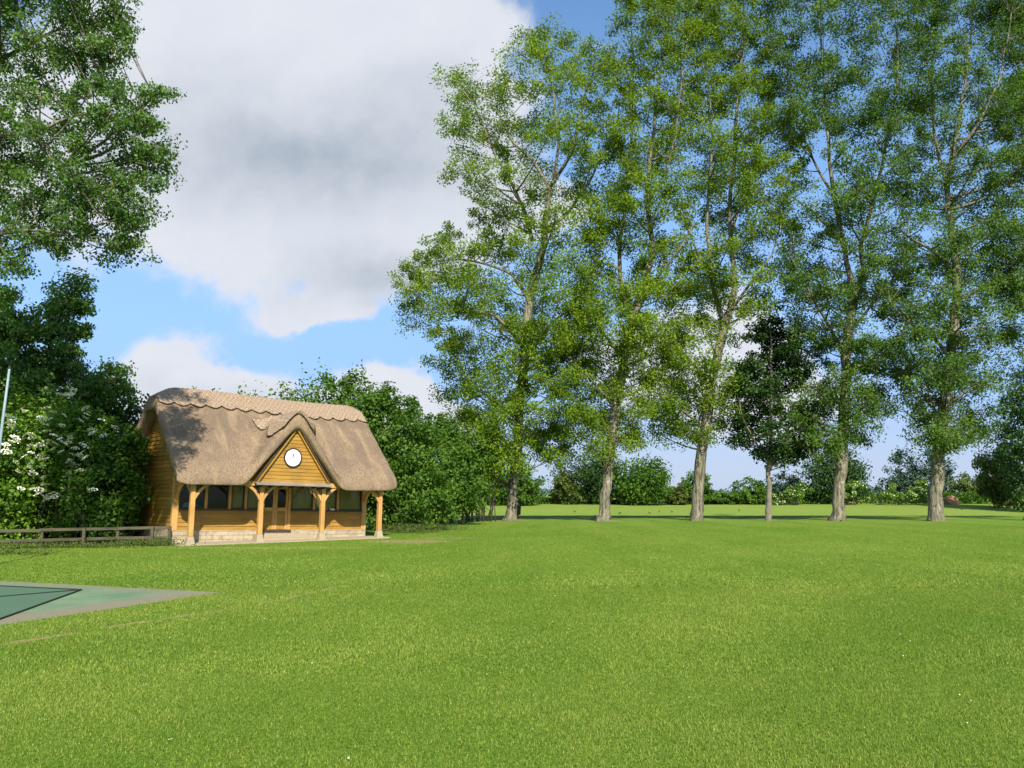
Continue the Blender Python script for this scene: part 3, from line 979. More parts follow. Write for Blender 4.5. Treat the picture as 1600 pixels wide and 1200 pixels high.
# things seen through the windows
bx, _ = loc_at(287, 790, .12)
b1 = MB()
for i in range(5):
    b1.tube([(-.16 + .01 * i, 0, .03 + i * .035), (0, .02, .07 + i * .04), (.15, -.01, .05 + i * .045)], [.02, .045, .02], 8, .4)
tag(b1.build('blue_cloth', 'blue_cloth'), 'bright blue folded cloth on the sill behind the leftmost window', 'cloth').matrix_world = PM @ Matrix.Translation((bx + .1, .16, ZS + .02))
bx, _ = loc_at(308, 790, .3)
b1 = MB(); b1.tube([(-.30, 0, .04), (-.1, .02, .13), (.12, .02, .12), (.30, 0, .03)], [.03, .09, .08, .02], 10, .25)
tag(b1.build('blue_bag', 'blue_cloth', smooth=True), 'long low blue bag behind the glass beside the porch post', 'bag').matrix_world = PM @ Matrix.Translation((bx, .32, ZS + .02))
bx, _ = loc_at(519, 796, -.04)
b1 = MB(); b1.disc((0, 0, .012), (0, 0, 1), .09, .024, 20); b1.disc((0, 0, .04), (0, 0, 1), .12, .03, 20, .09)
tag(b1.build('white_dish', 'white_item'), 'small white dish standing on the right hand window sill', 'dish').matrix_world = PM @ Matrix.Translation((bx, -.03, ZS + .056))

# ------------------------------------------------------------------ post and rail fence
fr_ = thing('rail_fence', 'low weathered post and rail timber fence below the bushes', 'fence', ground(264, 851))
f0 = ground(264, 851)
fp = [ground(264, 851), ground(237, 852), ground(183, 852.5), ground(130, 855), ground(64, 857), ground(-5, 859), ground(-80, 862)]
for i, p in enumerate(fp):
    d = p - f0
    h = .66 + random.uniform(-.02, .04)
    MB().box(d[0] - .05, d[0] + .05, d[1] - .05, d[1] + .05, -.1, h).build('post', 'fence_wood', fr_, bevel=.012)
for z in (.27, .60):
    for i in (0, 2, 4, 5):
        j = {0: 2, 2: 4, 4: 5, 5: 6}[i]
        p, q_ = fp[i] - f0, fp[j] - f0
        MB().bar((p[0], p[1] - .075, z + random.uniform(-.015, .015)), (q_[0] + .01, q_[1] - .075, z + random.uniform(-.015, .015)), .045, .10).build('rail', 'fence_wood', fr_, bevel=.006)


# ------------------------------------------------------------------ TREES
def curve3(p, q, sag, n=5):
    p, q = np.array(p), np.array(q)
    pts = []
    for i in range(n):
        t = i / (n - 1)
        b = p + (q - p) * t
        b = b + np.array([0, 0, sag * math.sin(math.pi * t)])
        pts.append(b)
    return pts


def refine(path, n=4):
    """smooth a polyline (Catmull-Rom)"""
    P_ = np.array(path, float)
    out = []
    for i in range(len(P_) - 1):
        p0 = P_[max(i - 1, 0)]; p1 = P_[i]; p2 = P_[i + 1]; p3 = P_[min(i + 2, len(P_) - 1)]
        for k_ in range(n):
            t = k_ / n
            out.append(.5 * ((2 * p1) + (-p0 + p2) * t + (2 * p0 - 5 * p1 + 4 * p2 - p3) * t * t + (-p0 + 3 * p1 - 3 * p2 + p3) * t ** 3))
    out.append(P_[-1])
    return np.array(out)


def tree(name, label, cat, D, stems, outline, leaf, size, per_bough, spacing, mat_bark='bark', group=None, bough=(1.5, .85), sub=12, subr=.36,
         depth_scale=1.0, up=.35, droop=.5, flat=.85, sides=12, keep=.93, root=None, twig=True, holes=(), thick=1.0, gaps=-.55):
    """stems: lists of (px, py, radius px, depth offset m), the first the trunk; outline: crown silhouette in photo pixels at distance D"""
    k = D / F
    base = at(stems[0][0][0], stems[0][0][1], D)
    base[2] = float(terrain(D))
    rt = thing(name, label, cat, base, group=group)
    tm = MB()
    nodes = []
    for si, st in enumerate(stems):
        P_ = []
        for (px, py, r, dz) in st:
            p = at(px, py, D + dz)
            P_.append(np.append(p - base, r * k * .88))
        if si == 0:
            P_[0][2] = -.15
            fl = P_[0].copy(); fl[:3] = P_[0][:3] + (P_[1][:3] - P_[0][:3]) * min(.35, .9 / np.linalg.norm(P_[1][:3] - P_[0][:3])); fl[3] = P_[1][3] * 1.10
            P_.insert(1, fl)
        Q = refine(P_, 4)
        Q[1:, :2] += RNG.normal(size=(len(Q) - 1, 2)) * .04
        tm.tube(Q[:, :3], np.maximum(Q[:, 3], .012), sides if si == 0 else max(6, sides - 4), .10, lobes=5 if si == 0 else 0)
        nodes.append(Q)
    NN = np.concatenate(nodes)
    NN = NN[NN[:, 2] > .06 * NN[:, 2].max()]
    # bough centres inside the silhouette, spaced apart
    o = np.array(outline, float)
    lo, hi = o.min(0), o.max(0)
    cand = RNG.uniform(lo, hi, (9000, 2))
    cand = cand[in_poly(cand, outline)]
    pts = []
    gph = base[0] * .37
    for c_ in cand:
        if any((c_[0] - hx0) ** 2 / hr ** 2 + (c_[1] - hy0) ** 2 / hr2 ** 2 < 1 for hx0, hy0, hr, hr2 in holes):
            continue
        if gaps and math.sin(c_[0] * .052 + gph) * math.sin(c_[1] * .047 + gph * 2) + .5 * math.sin(c_[0] * .09 + c_[1] * .07 + gph * 3) < gaps - (.45 if group and 440 < c_[1] < 720 else 0):
            continue
        if all((c_[0] - e[0]) ** 2 + ((c_[1] - e[1]) * 1.15) ** 2 > spacing ** 2 for e in pts):
            pts.append(c_)
    C = []; T = []; O = []
    for c_ in pts:
        if random.random() > keep: continue
        row = [p for p in cand if abs(p[1] - c_[1]) < 14]
        x0, x1 = min(p[0] for p in row), max(p[0] for p in row)
        xc, hwid = (x0 + x1) / 2, max(12, (x1 - x0) / 2)
        f = math.sqrt(max(.05, 1 - ((c_[0] - xc) / hwid) ** 2))
        for rep in range(2 if thick > 1 and random.random() < thick - 1 + (.25 if 440 < c_[1] < 720 and group else 0) else 1):
            dd = random.uniform(-1, 1) * f * hwid * k * depth_scale
            bc = at(c_[0], c_[1], D + dd) - base
            dv3 = bc - NN[:, :3]
            hor_ = np.linalg.norm(dv3[:, :2], axis=1)
            cost = np.linalg.norm(dv3, axis=1) + 1.6 * np.maximum(0, .45 * hor_ - dv3[:, 2])
            j = int(np.argmin(cost))
            ln = np.linalg.norm(dv3[j])
            r0 = min(NN[j, 3] * .6, .028 + .014 * ln)
            br_ = curve3(NN[j, :3], bc, -.06 * ln, 6)
            tm.tube(br_, np.linspace(r0, .014, 6), 5)
            btint = random.uniform(.15, .85)
            s_ = random.uniform(.7, 1.25)
            sc = ball(sub) * np.array([bough[0], bough[0], bough[1]]) * s_ * 1.05
            # some leaf sprays ride back along the branch
            back = RNG.uniform(0, .45, (sub, 1)) * (RNG.random((sub, 1)) < .35)
            sc = sc + (np.array(br_[2]) - bc) * back
            outv = unit(bc - np.array([0, 0, bc[2] * .8]))
            for q_ in sc:
                cc = bc + q_
                if twig:
                    st_ = np.array(br_[4]) + (bc - np.array(br_[4])) * random.random()
                    tm.tube([st_, (st_ + cc) / 2 + np.array([0, 0, .08]), cc], [.014, .010, .005], 3)
                n = max(4, int(per_bough / sub * random.uniform(.5, 1.5)))
                g = ball(n) * subr * 1.75 * s_ * np.array([1, 1, flat])
                C.append(cc + g)
                T.append(np.clip(btint + RNG.normal(size=n) * .22, 0, 1))
                O.append(np.repeat(outv[None], n, 0))
    C = np.concatenate(C); T = np.concatenate(T); O = np.concatenate(O)
    tm.build('trunk', mat_bark, rt, smooth=True)
    link('crown', leaf_mesh('crown', C, size, T, up, droop, out=O * .4), leaf, rt)
    return rt


LS = .160
GR = 'row of tall poplars across the field'
tree('poplar_tree', 'tall poplar at the left end of the row beside the black bin', 'tree', 59.5,
     [[(797, 812, 14, 0), (804, 740, 8.5, 0), (812, 650, 8.5, 0), (818, 560, 8, 0), (826, 480, 8, 0), (840, 420, 7, 0), (851, 370, 6, 0), (857, 290, 4.5, 0)],
      [(857, 292, 4, 0), (832, 250, 3, .6), (800, 220, 2.2, 1), (775, 170, 1.4, 1.2), (760, 130, .8, 1.4)],
      [(857, 292, 4, 0), (890, 245, 3, -.5), (905, 185, 2, -.8), (918, 130, 1.2, -1), (925, 85, .7, -1)],
      [(866, 280, 3, 0), (872, 210, 2.4, .4), (862, 130, 1.6, .6), (850, 60, .8, .5)],
      [(851, 362, 4, 0), (895, 322, 3, 1), (935, 258, 2, 1.5), (962, 200, 1.2, 2), (970, 130, .7, 2)],
      [(832, 378, 4, 0), (808, 300, 3, -1), (770, 232, 2, -1.5), (740, 165, 1.2, -2), (715, 130, .6, -2)],
      [(826, 470, 4, 0), (800, 430, 3.2, .8), (765, 415, 2.4, 1.6), (720, 405, 1.5, 2.2), (680, 410, .8, 2.5)],
      [(820, 545, 4, 0), (775, 495, 3, -1), (735, 488, 2, -2), (690, 485, 1.2, -2.5), (650, 480, .6, -3)],
      [(824, 560, 3, 0), (860, 510, 2.4, -.6), (900, 470, 1.6, -1), (925, 430, 1, -1)],
      [(812, 660, 3.5, 0), (790, 640, 2.5, -1.2), (750, 610, 1.6, -2), (710, 570, .9, -2.4)],
      [(805, 730, 2.2, 0), (775, 700, 1.6, -1.4), (745, 690, 1, -2.2)],
      [(815, 745, 1.2, 0), (850, 722, 1, .5), (880, 712, .6, .9)], [(815, 690, 1.4, 0), (850, 680, 1, .8), (890, 665, .6, 1.2)]],
     [(690, 130), (720, 112), (760, 128), (800, 98), (822, 55), (860, 48), (890, 68), (930, 72), (968, 95), (985, 150), (962, 220), (958, 300), (930, 350), (945, 420), (925, 500), (900, 560), (908, 620),
      (895, 690), (875, 722), (840, 705), (805, 720), (765, 765), (730, 770), (705, 740), (700, 690), (722, 640), (675, 560), (700, 525), (645, 515), (632, 470), (642, 420), (672, 372), (720, 352), (742, 310), (708, 262), (722, 222), (695, 190)],
     'poplar_leaf', LS, 720, 24, group=GR, thick=1.15, depth_scale=1.2, gaps=-.42, holes=[(855, 640, 12, 40), (790, 430, 22, 14), (870, 430, 16, 20), (880, 270, 18, 26), (780, 300, 18, 20)])

tree('poplar_tree', 'leaning poplar in front of the dark hedge trees, second from the bin', 'tree', 58.4,
     [[(942, 814, 14, 0), (949, 745, 8.5, 0), (960, 650, 8.5, 0), (975, 570, 8, 0), (990, 500, 7.5, 0), (1010, 430, 6.5, 0), (1020, 385, 5, 0), (1012, 300, 4, 0), (1022, 200, 3, 0), (1032, 100, 2, 0), (1045, -20, 1.2, 0), (1050, -90, .6, 0)],
      [(985, 505, 5, 0), (968, 420, 4, .8), (975, 330, 3, 1), (985, 220, 2.2, 1.2), (990, 120, 1.4, 1.5), (985, 20, .8, 1.5)],
      [(1012, 320, 3, 0), (1045, 250, 2.4, -1), (1062, 160, 1.6, -1.5), (1075, 60, 1, -2)],
      [(1000, 470, 3.5, 0), (1030, 430, 2.6, -1), (1060, 390, 1.8, -1.8), (1085, 350, 1, -2)],
      [(975, 560, 3, 0), (940, 520, 2.2, 1), (910, 500, 1.5, 1.6), (890, 480, .8, 2)],
      [(968, 420, 3, .6), (940, 410, 2, .8), (915, 400, 1.2, 1)],
      [(962, 640, 2.5, 0), (930, 600, 1.8, -1), (900, 570, 1, -1.5)],
      [(955, 700, 2, 0), (985, 670, 1.4, -1), (1010, 650, .8, -1.4)]],
     [(985, -100), (1100, -100), (1112, 60), (1070, 190), (1085, 280), (1075, 350), (1062, 450), (1062, 520), (1022, 560), (1010, 640), (1015, 690), (965, 705), (910, 700), (885, 680), (900, 620), (868, 560), (890, 500), (905, 430), (930, 380), (905, 315), (958, 240), (965, 160), (985, 100), (975, 40)],
     'poplar_leaf', LS, 720, 24, group=GR, thick=1.15, depth_scale=1.2, gaps=-.42, holes=[(1035, 480, 20, 30), (900, 455, 22, 20), (1000, 600, 12, 18), (1000, 150, 12, 20)])

tree('poplar_tree', 'pale barked poplar with a bright straight trunk left of the dark young tree', 'tree', 59.8,
     [[(1088, 813, 13, 0), (1092, 745, 9.5, 0), (1103, 660, 8.5, 0), (1113, 590, 8, 0), (1127, 530, 7.5, 0), (1140, 485, 6.5, 0), (1148, 440, 5, 0), (1140, 350, 4, 0), (1148, 220, 3, 0), (1158, 90, 2, 0), (1165, -60, .8, 0)],
      [(1130, 510, 5, 0), (1112, 430, 4, -.8), (1105, 340, 3, -1), (1112, 220, 2, -1.2), (1105, 100, 1.4, -1.2), (1100, -10, .7, -1)],
      [(1143, 360, 3, 0), (1175, 270, 2.2, 1), (1198, 180, 1.4, 1.5), (1210, 100, .8, 1.8)],
      [(1138, 490, 3, 0), (1175, 440, 2.2, -1), (1205, 400, 1.4, -1.6), (1220, 350, .8, -2)],
      [(1112, 600, 3, 0), (1075, 560, 2.2, 1), (1050, 530, 1.4, 1.6), (1035, 500, .8, 2)],
      [(1103, 670, 2.4, 0), (1065, 640, 1.6, -1), (1035, 620, 1, -1.6)],
      [(1110, 430, 2.8, -.6), (1085, 380, 2, -1), (1065, 330, 1.2, -1.4)]],
     [(1085, -100), (1185, -100), (1198, 60), (1228, 150), (1238, 250), (1212, 350), (1222, 420), (1192, 480), (1155, 520), (1150, 620), (1135, 670), (1080, 690), (1025, 688), (1012, 640), (1030, 560), (1062, 500), (1060, 400), (1082, 300), (1072, 200), (1080, 100)],
     'poplar_leaf', LS, 720, 24, group=GR, thick=1.15, depth_scale=1.2, gaps=-.42, holes=[(1120, 470, 14, 22), (1080, 470, 18, 30), (1180, 90, 14, 30), (1135, 760, 30, 40)])

tree('poplar_tree', 'thick poplar with a forked trunk right of the dark young tree', 'tree', 59.6,
     [[(1309, 811, 16, 0), (1314, 735, 10, 0), (1319, 650, 9, 0), (1322, 560, 8.5, 0), (1328, 500, 8, 0), (1335, 455, 7.5, 0), (1326, 425, 5, .2), (1318, 380, 4.5, .4), (1302, 300, 3.5, .6), (1292, 200, 2.6, .8), (1285, 90, 1.6, 1), (1280, -60, .7, 1)],
      [(1335, 458, 6, 0), (1350, 425, 4.5, -.4), (1346, 380, 4, -.6), (1368, 300, 3.2, -.8), (1386, 220, 2.4, -1), (1402, 120, 1.6, -1), (1400, 20, 1, -1), (1410, -70, .6, -1)],
      [(1304, 310, 2.6, .6), (1270, 250, 2, 1.2), (1240, 170, 1.4, 1.6), (1225, 90, .8, 1.8)],
      [(1322, 560, 3.5, 0), (1290, 500, 2.6, -1.2), (1262, 450, 1.8, -2), (1235, 400, 1, -2.5)],
      [(1326, 520, 3, 0), (1360, 480, 2.2, 1), (1390, 440, 1.4, 1.6)],
      [(1319, 640, 3, 0), (1285, 610, 2, -1.2), (1255, 600, 1.2, -2)],
      [(1318, 660, 2.4, 0), (1345, 640, 1.6, -1), (1370, 620, 1, -1.5)],
      [(1316, 380, 3, .4), (1280, 340, 2.2, -.4), (1240, 310, 1.4, -1)]],
     [(1195, -100), (1420, -100), (1438, 100), (1422, 250), (1402, 350), (1420, 450), (1402, 520), (1372, 600), (1362, 690), (1305, 712), (1245, 695), (1230, 640), (1262, 560), (1232, 480), (1202, 420), (1217, 330), (1230, 230), (1202, 120)],
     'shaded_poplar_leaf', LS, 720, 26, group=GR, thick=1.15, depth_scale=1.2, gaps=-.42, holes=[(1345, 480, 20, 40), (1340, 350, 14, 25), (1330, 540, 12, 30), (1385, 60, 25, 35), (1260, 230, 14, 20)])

tree('poplar_tree', 'stout poplar with deeply furrowed trunk beside the brown heap', 'tree', 59.2,
     [[(1462, 811, 16, 0), (1465, 740, 11, 0), (1470, 680, 10, 0), (1480, 600, 9, 0), (1490, 520, 8, 0), (1496, 450, 7.5, 0), (1490, 385, 6, 0), (1480, 310, 5, 0), (1486, 250, 4, 0), (1500, 180, 3, 0), (1512, 90, 2, 0), (1525, -60, .8, 0)],
      [(1480, 300, 4, 0), (1465, 230, 3, .8), (1455, 140, 2.2, 1.2), (1462, 40, 1.4, 1.4), (1465, -50, .7, 1.4)],
      [(1487, 250, 3, 0), (1530, 190, 2.2, -1), (1565, 110, 1.5, -1.6), (1580, 20, .9, -2)],
      [(1494, 430, 4, 0), (1455, 390, 2.8, -1), (1420, 370, 1.8, -1.8), (1395, 350, 1, -2.2)],
      [(1495, 470, 3.5, 0), (1535, 450, 2.6, 1), (1570, 430, 1.6, 1.8), (1600, 420, .9, 2.2)],
      [(1486, 560, 3.5, 0), (1450, 520, 2.4, -1.4), (1415, 500, 1.5, -2.2), (1390, 470, .8, -2.6)],
      [(1476, 640, 3, 0), (1445, 620, 2, 1.4), (1415, 590, 1.2, 2)],
      [(1478, 640, 2.4, 0), (1510, 610, 1.7, -1), (1540, 600, 1, -1.6)]],
     [(1440, -100), (1600, -100), (1625, 200), (1600, 300), (1605, 400), (1585, 520), (1535, 610), (1545, 670), (1500, 700), (1440, 680), (1405, 640), (1378, 560), (1392, 480), (1375, 400), (1405, 300), (1432, 200), (1425, 80)],
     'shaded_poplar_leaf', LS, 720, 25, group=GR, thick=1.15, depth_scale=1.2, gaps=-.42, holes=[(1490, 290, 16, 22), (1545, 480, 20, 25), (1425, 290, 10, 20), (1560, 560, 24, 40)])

tree('poplar_tree', 'poplar cut off by the right edge of the picture', 'tree', 60.4,
     [[(1612, 812, 15, 0), (1618, 700, 10, 0), (1628, 560, 9, 0), (1635, 420, 7, 0), (1640, 280, 5, 0), (1645, 120, 3, 0), (1650, -60, 1, 0)],
      [(1632, 330, 3.5, 0), (1600, 300, 2.6, -.5), (1570, 285, 1.8, -1), (1545, 260, 1, -1.4)],
      [(1640, 230, 3, 0), (1605, 150, 2, .6), (1580, 60, 1.2, 1)],
      [(1628, 520, 3, 0), (1595, 480, 2, .8), (1565, 450, 1, 1.2)]],
     [(1560, -100), (1760, -100), (1780, 200), (1770, 420), (1750, 600), (1690, 680), (1600, 600), (1580, 540), (1560, 420), (1545, 280), (1565, 150)],
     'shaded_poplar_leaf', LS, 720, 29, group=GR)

tree('sycamore_tree', 'young dark leaved sycamore with a thin trunk between two poplars', 'tree', 60.0,
     [[(1200, 811, 6, 0), (1201, 775, 4.6, 0), (1202, 735, 4.2, 0), (1204, 680, 3.4, 0), (1206, 600, 2.4, 0), (1205, 530, 1.4, 0), (1203, 480, .6, 0)],
      [(1203, 735, 2.6, 0), (1222, 690, 2, .5), (1245, 640, 1.4, .9), (1255, 590, .8, 1)],
      [(1202, 725, 2.2, 0), (1180, 690, 1.7, -.6), (1160, 650, 1.2, -1), (1150, 600, .7, -1.2)],
      [(1206, 610, 1.8, 0), (1225, 570, 1.2, -.6), (1240, 530, .6, -.8)]],
     [(1204, 484), (1226, 505), (1252, 560), (1258, 620), (1268, 682), (1246, 716), (1212, 720), (1170, 708), (1152, 684), (1160, 640), (1148, 590), (1176, 530)],
     'dark_leaf', .21, 400, 15.5, 'young_bark', bough=(1.0, .60), sub=8, subr=.33, up=.6, droop=.3, flat=.75, sides=8, thick=1.25, gaps=-.42)

# near trees on the left, the first one rooted outside the frame
tree('poplar_tree', 'big near poplar whose crown fills the upper left corner', 'tree', 23.2,
     [[(-190, 930, 22, 0), (-180, 700, 17, 0), (-165, 480, 14, 0), (-140, 250, 11, 0), (-110, 50, 8, 0), (-80, -130, 4, 0), (-70, -250, 2, 0)],
      [(-150, 330, 9, 0), (-60, 240, 6.5, -.4), (30, 208, 4.5, -.7), (80, 245, 3.6, -.9), (125, 300, 2.4, -1), (165, 345, 1.2, -1.1)],
      [(-130, 200, 8, 0), (-20, 110, 5, .6), (60, 60, 3, .9), (130, 20, 1.6, 1)],
      [(40, 210, 3, -.6), (110, 185, 2.4, 0), (180, 165, 1.6, .3), (240, 145, .8, .5)],
      [(-160, 420, 7, 0), (-60, 380, 4.5, -.6), (40, 360, 2.8, -.9), (120, 370, 1.5, -1)],
      [(-110, 60, 6, 0), (-10, -40, 4, -.5), (80, -90, 2, -.8), (150, -100, 1, -.8)]],
     [(-330, -330), (150, -330), (172, -60), (188, 12), (200, 40), (190, 75), (178, 125), (225, 150), (258, 138), (262, 178), (240, 215), (262, 262), (222, 282), (226, 330), (212, 392), (140, 392), (60, 412), (20, 470), (-25, 480), (-30, -40), (-330, -90)],
     'near_leaf', .098, 330, 31, bough=(.62, .40), sub=9, subr=.17, depth_scale=.8, up=.3, droop=.7, sides=12, thick=1.85, keep=.97, flat=.8, gaps=-.75,
     holes=[(205, 140, 16, 14), (30, 440, 40, 16)])

tree('poplar_tree', 'younger poplar rising behind the white flowering elder', 'tree', 37.0,
     [[(30, 845, 9, 0), (40, 700, 7, 0), (62, 600, 5, 0), (85, 520, 3, 0), (112, 445, 1.2, 0)],
      [(52, 650, 4, 0), (100, 620, 3, -.4), (150, 605, 2, -.6), (190, 590, 1, -.8)],
      [(62, 600, 3, 0), (20, 540, 2.4, .6), (-20, 490, 1.6, 1)],
      [(72, 560, 3, 0), (105, 540, 2, .6), (125, 520, 1, .9)]],
     [(-140, 470), (0, 462), (40, 500), (75, 488), (100, 455), (120, 440), (128, 480), (138, 535), (120, 588), (160, 595), (185, 570), (200, 615), (180, 650), (150, 665), (60, 650), (-140, 650)],
     'near_leaf', .16, 300, 19, 'dark_bark', depth_scale=.5, bough=(.62, .42), sub=8, subr=.24, up=.3, droop=.6, thick=1.8, flat=.8, gaps=-.8)


def bush(name, label, cat, D, lobes, leaf, size, n, group=None, clump=.28, up=.4, base_px=None, mat_stem='dark_bark', flat=.8, spike=0.0, inner=.35):
    """lobes: (px, py, rx px, ry px, depth offset m); leaves gather in clumps on the shell of every lobe and thin out inside"""
    k = D / F
    bx_ = base_px if base_px else float(np.mean([l[0] for l in lobes]))
    gl_ = float(terrain(D))
    b0 = at(bx_, 700, D); b0[2] = gl_
    rt = thing(name, label, cat, b0, group=group)
    vol = np.array([l[2] * l[3] for l in lobes], float); vol /= vol.sum()
    C = []; T = []; O = []
    sm = MB()
    for (px, py, rx, ry, dz), share in zip(lobes, vol):
        c_ = at(px, py, D + dz) - b0
        ax = np.array([rx * k, rx * k * .9, ry * k])
        nl = int(n * share)
        nc = max(10, int(nl / 55))
        d = unit(RNG.normal(size=(nc, 3)))
        bump = 1 + .16 * np.sin(d[:, 0] * 5 + px) * np.sin(d[:, 2] * 6 + py) + RNG.normal(size=nc) * .06
        rad = np.where(RNG.random(nc) < inner, RNG.uniform(.35, .85, nc), RNG.uniform(.82, 1.0, nc)) * bump
        cen = c_ + d * ax * rad[:, None]
        ok = cen[:, 2] > .12 * ry * k * .5
        cen[:, 2] = np.where(ok, cen[:, 2], RNG.uniform(.05, .5, nc))
        ct = RNG.uniform(.1, .9, nc)
        pick = RNG.integers(0, nc, nl)
        cs = clump * min(rx, ry) * k
        g = ball(nl) * cs * 1.8 * np.array([1, 1, flat])
        if spike:
            m_ = RNG.random(nl) < spike
            g[m_, 2] = np.abs(g[m_, 2]) * 2.2
            g[m_, :2] *= .45
        P_ = cen[pick] + g
        P_[:, 2] = np.maximum(P_[:, 2], RNG.uniform(0.02, .25, nl))
        C.append(P_); T.append(np.clip(ct[pick] + RNG.normal(size=nl) * .2, 0, 1)); O.append(d[pick])
        for j in range(4):
            e = cen[RNG.integers(0, nc)]
            s0 = np.array([RNG.normal() * .25, RNG.normal() * .25, -.1]) + np.array([c_[0] * .6, c_[1] * .6, 0])
            sm.tube([s0, s0 * .4 + e * .6 - np.array([0, 0, .1 * e[2]]), e], [.035 + .006 * e[2], .03, .012], 6, .1)
    C = np.concatenate(C); T = np.concatenate(T); O = np.concatenate(O)
    link('foliage', leaf_mesh('foliage', C, size, T, up, .2, out=O * .7), leaf, rt)
    sm.build('stem', mat_stem, rt, smooth=True)
    return rt, C, O, b0


# elder with flat white flower heads
elder, EC, EO, eb = bush('elder_bush', 'elder bush covered in flat white flower heads by the fence', 'bush', 32.6,
                         [(35, 700, 75, 85, 0), (105, 705, 62, 80, .3), (10, 790, 60, 60, -.2), (95, 800, 50, 46, 1.4), (-90, 740, 90, 110, .4), (150, 690, 45, 55, .8)],
                         'elder_leaf', .15, 34000, clump=.20, up=.6)
protos = []
for k_ in range(3):
    n = 46
    a_ = RNG.uniform(0, 2 * np.pi, n); r_ = np.sqrt(RNG.uniform(0, 1, n)) * .115
    c_ = np.stack([r_ * np.cos(a_), r_ * np.sin(a_), .02 - r_ ** 2 * 1.5 + RNG.normal(size=n) * .008], 1)
    protos.append(leaf_mesh('blossom', c_, .042, np.ones(n), 1.6, 0, .9))
    protos[-1].materials.append(M['blossom'])
cand = np.where((EO[:, 1] < .1) & (EC[:, 2] > .9))[0]
flowers = []
spots = [(np.array([px, py])) for px, py in [(18, 690), (35, 695), (50, 676), (50, 688), (60, 672), (80, 690), (95, 698), (92, 708), (105, 710), (115, 706), (85, 712), (70, 703), (55, 712), (62, 717), (68, 700),
         (80, 726), (92, 730), (43, 727), (50, 724), (65, 725), (20, 722), (13, 736), (30, 757), (28, 763), (40, 766), (50, 767), (57, 765), (22, 763), (38, 776), (46, 778), (26, 780), (80, 785), (78, 790), (37, 773),
         (10, 695), (8, 686), (22, 712), (5, 664), (12, 660), (20, 651), (37, 658), (48, 660), (60, 653), (68, 654), (72, 661), (80, 645), (88, 650), (30, 676), (113, 694), (120, 650), (133, 652), (145, 678), (150, 710), (134, 715), (100, 727), (25, 640), (52, 634), (75, 612), (110, 617), (115, 610), (95, 630), (83, 612), (125, 735), (145, 765), (60, 640), (130, 660), (108, 642), (98, 664), (118, 672), (5, 705), (33, 640),
         (55, 695), (62, 690), (40, 684), (27, 684), (88, 718), (100, 716), (74, 718), (65, 682), (84, 680), (97, 690), (36, 706), (14, 708), (48, 740), (70, 736), (86, 742), (34, 744), (56, 776), (66, 772), (18, 772), (28, 730)]]
for i, s_ in enumerate(spots):
    Yd = RNG.uniform(29.9, 30.9) + (.5 if s_[1] < 660 else 0) + max(0, (s_[0] - 90) * .008)
    p = at(s_[0], s_[1], Yd) - eb
    # sit on the nearest leaf clump seen there
    dd = (EC[cand, 0] - p[0]) ** 2 + (EC[cand, 2] - p[2]) ** 2
    near = cand[dd < .03]
    if len(near): p[1] = EC[near, 1].min() - .09
    o = bpy.data.objects.new('blossom', protos[i % 3])
    COL.objects.link(o)
    o.parent = elder
    o.location = p
    o.rotation_euler = (random.uniform(.2, .75), random.uniform(-.3, .3), random.uniform(0, 6))
    o.scale = [random.uniform(1.0, 1.65)] * 3

bush('hazel_bush', 'dark leafy hazel bush pressing against the boarded end wall', 'bush', 32.2,
     [(150, 760, 55, 80, .2), (195, 745, 42, 70, .6), (205, 700, 26, 40, .9), (170, 805, 45, 36, 1.0), (140, 690, 40, 50, 1.2)],
     'hawthorn_leaf', .14, 17000, clump=.22, up=.5)
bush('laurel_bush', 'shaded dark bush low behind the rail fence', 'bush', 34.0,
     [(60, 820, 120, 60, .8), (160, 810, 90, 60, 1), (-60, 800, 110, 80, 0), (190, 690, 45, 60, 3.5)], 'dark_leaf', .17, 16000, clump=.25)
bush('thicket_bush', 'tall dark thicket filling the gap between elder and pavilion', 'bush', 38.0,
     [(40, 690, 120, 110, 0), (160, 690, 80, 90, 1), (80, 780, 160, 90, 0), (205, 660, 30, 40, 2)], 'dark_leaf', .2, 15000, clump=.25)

# big bushes behind and right of the pavilion
GB = 'bushes behind the pavilion'
bush('willow_bush', 'upright wispy willow showing above the thatched ridge', 'bush', 46.0,
     [(520, 660, 72, 68, 0), (450, 690, 70, 75, .5), (560, 650, 50, 55, .4), (480, 760, 130, 70, 0), (350, 690, 60, 72, 1), (525, 605, 36, 24, 0)], 'hawthorn_leaf', .19, 23000, GB, clump=.22, spike=.25)
bush('hawthorn_bush', 'large rounded hawthorn right behind the pavilion roof end', 'bush', 44.5,
     [(600, 680, 60, 70, 0), (640, 715, 55, 62, -.6), (585, 760, 60, 65, -.5), (650, 775, 60, 45, -1), (615, 635, 38, 34, .4)], 'hawthorn_leaf', .17, 26000, GB, clump=.20)
bush('hawthorn_bush', 'broad low dark hawthorn with a shaded hollow right of the pavilion', 'bush', 52.0,
     [(690, 730, 55, 62, 0), (715, 765, 42, 42, -.5), (655, 760, 60, 50, .3), (735, 715, 28, 40, .8), (680, 675, 36, 26, 1)], 'hawthorn_leaf', .19, 22000, GB, clump=.20)
bush('willow_bush', 'light green leafy bush leaning on the left end poplar', 'bush', 58.3,
     [(740, 705, 40, 60, -.5), (765, 690, 26, 45, 0), (725, 745, 34, 42, -.3), (768, 735, 20, 40, -.4)], 'poplar_leaf', .17, 9000, GB, clump=.28, up=.3)

# hedge and trees along the far side of the field
HB = 'bushes along the far edge of the field'


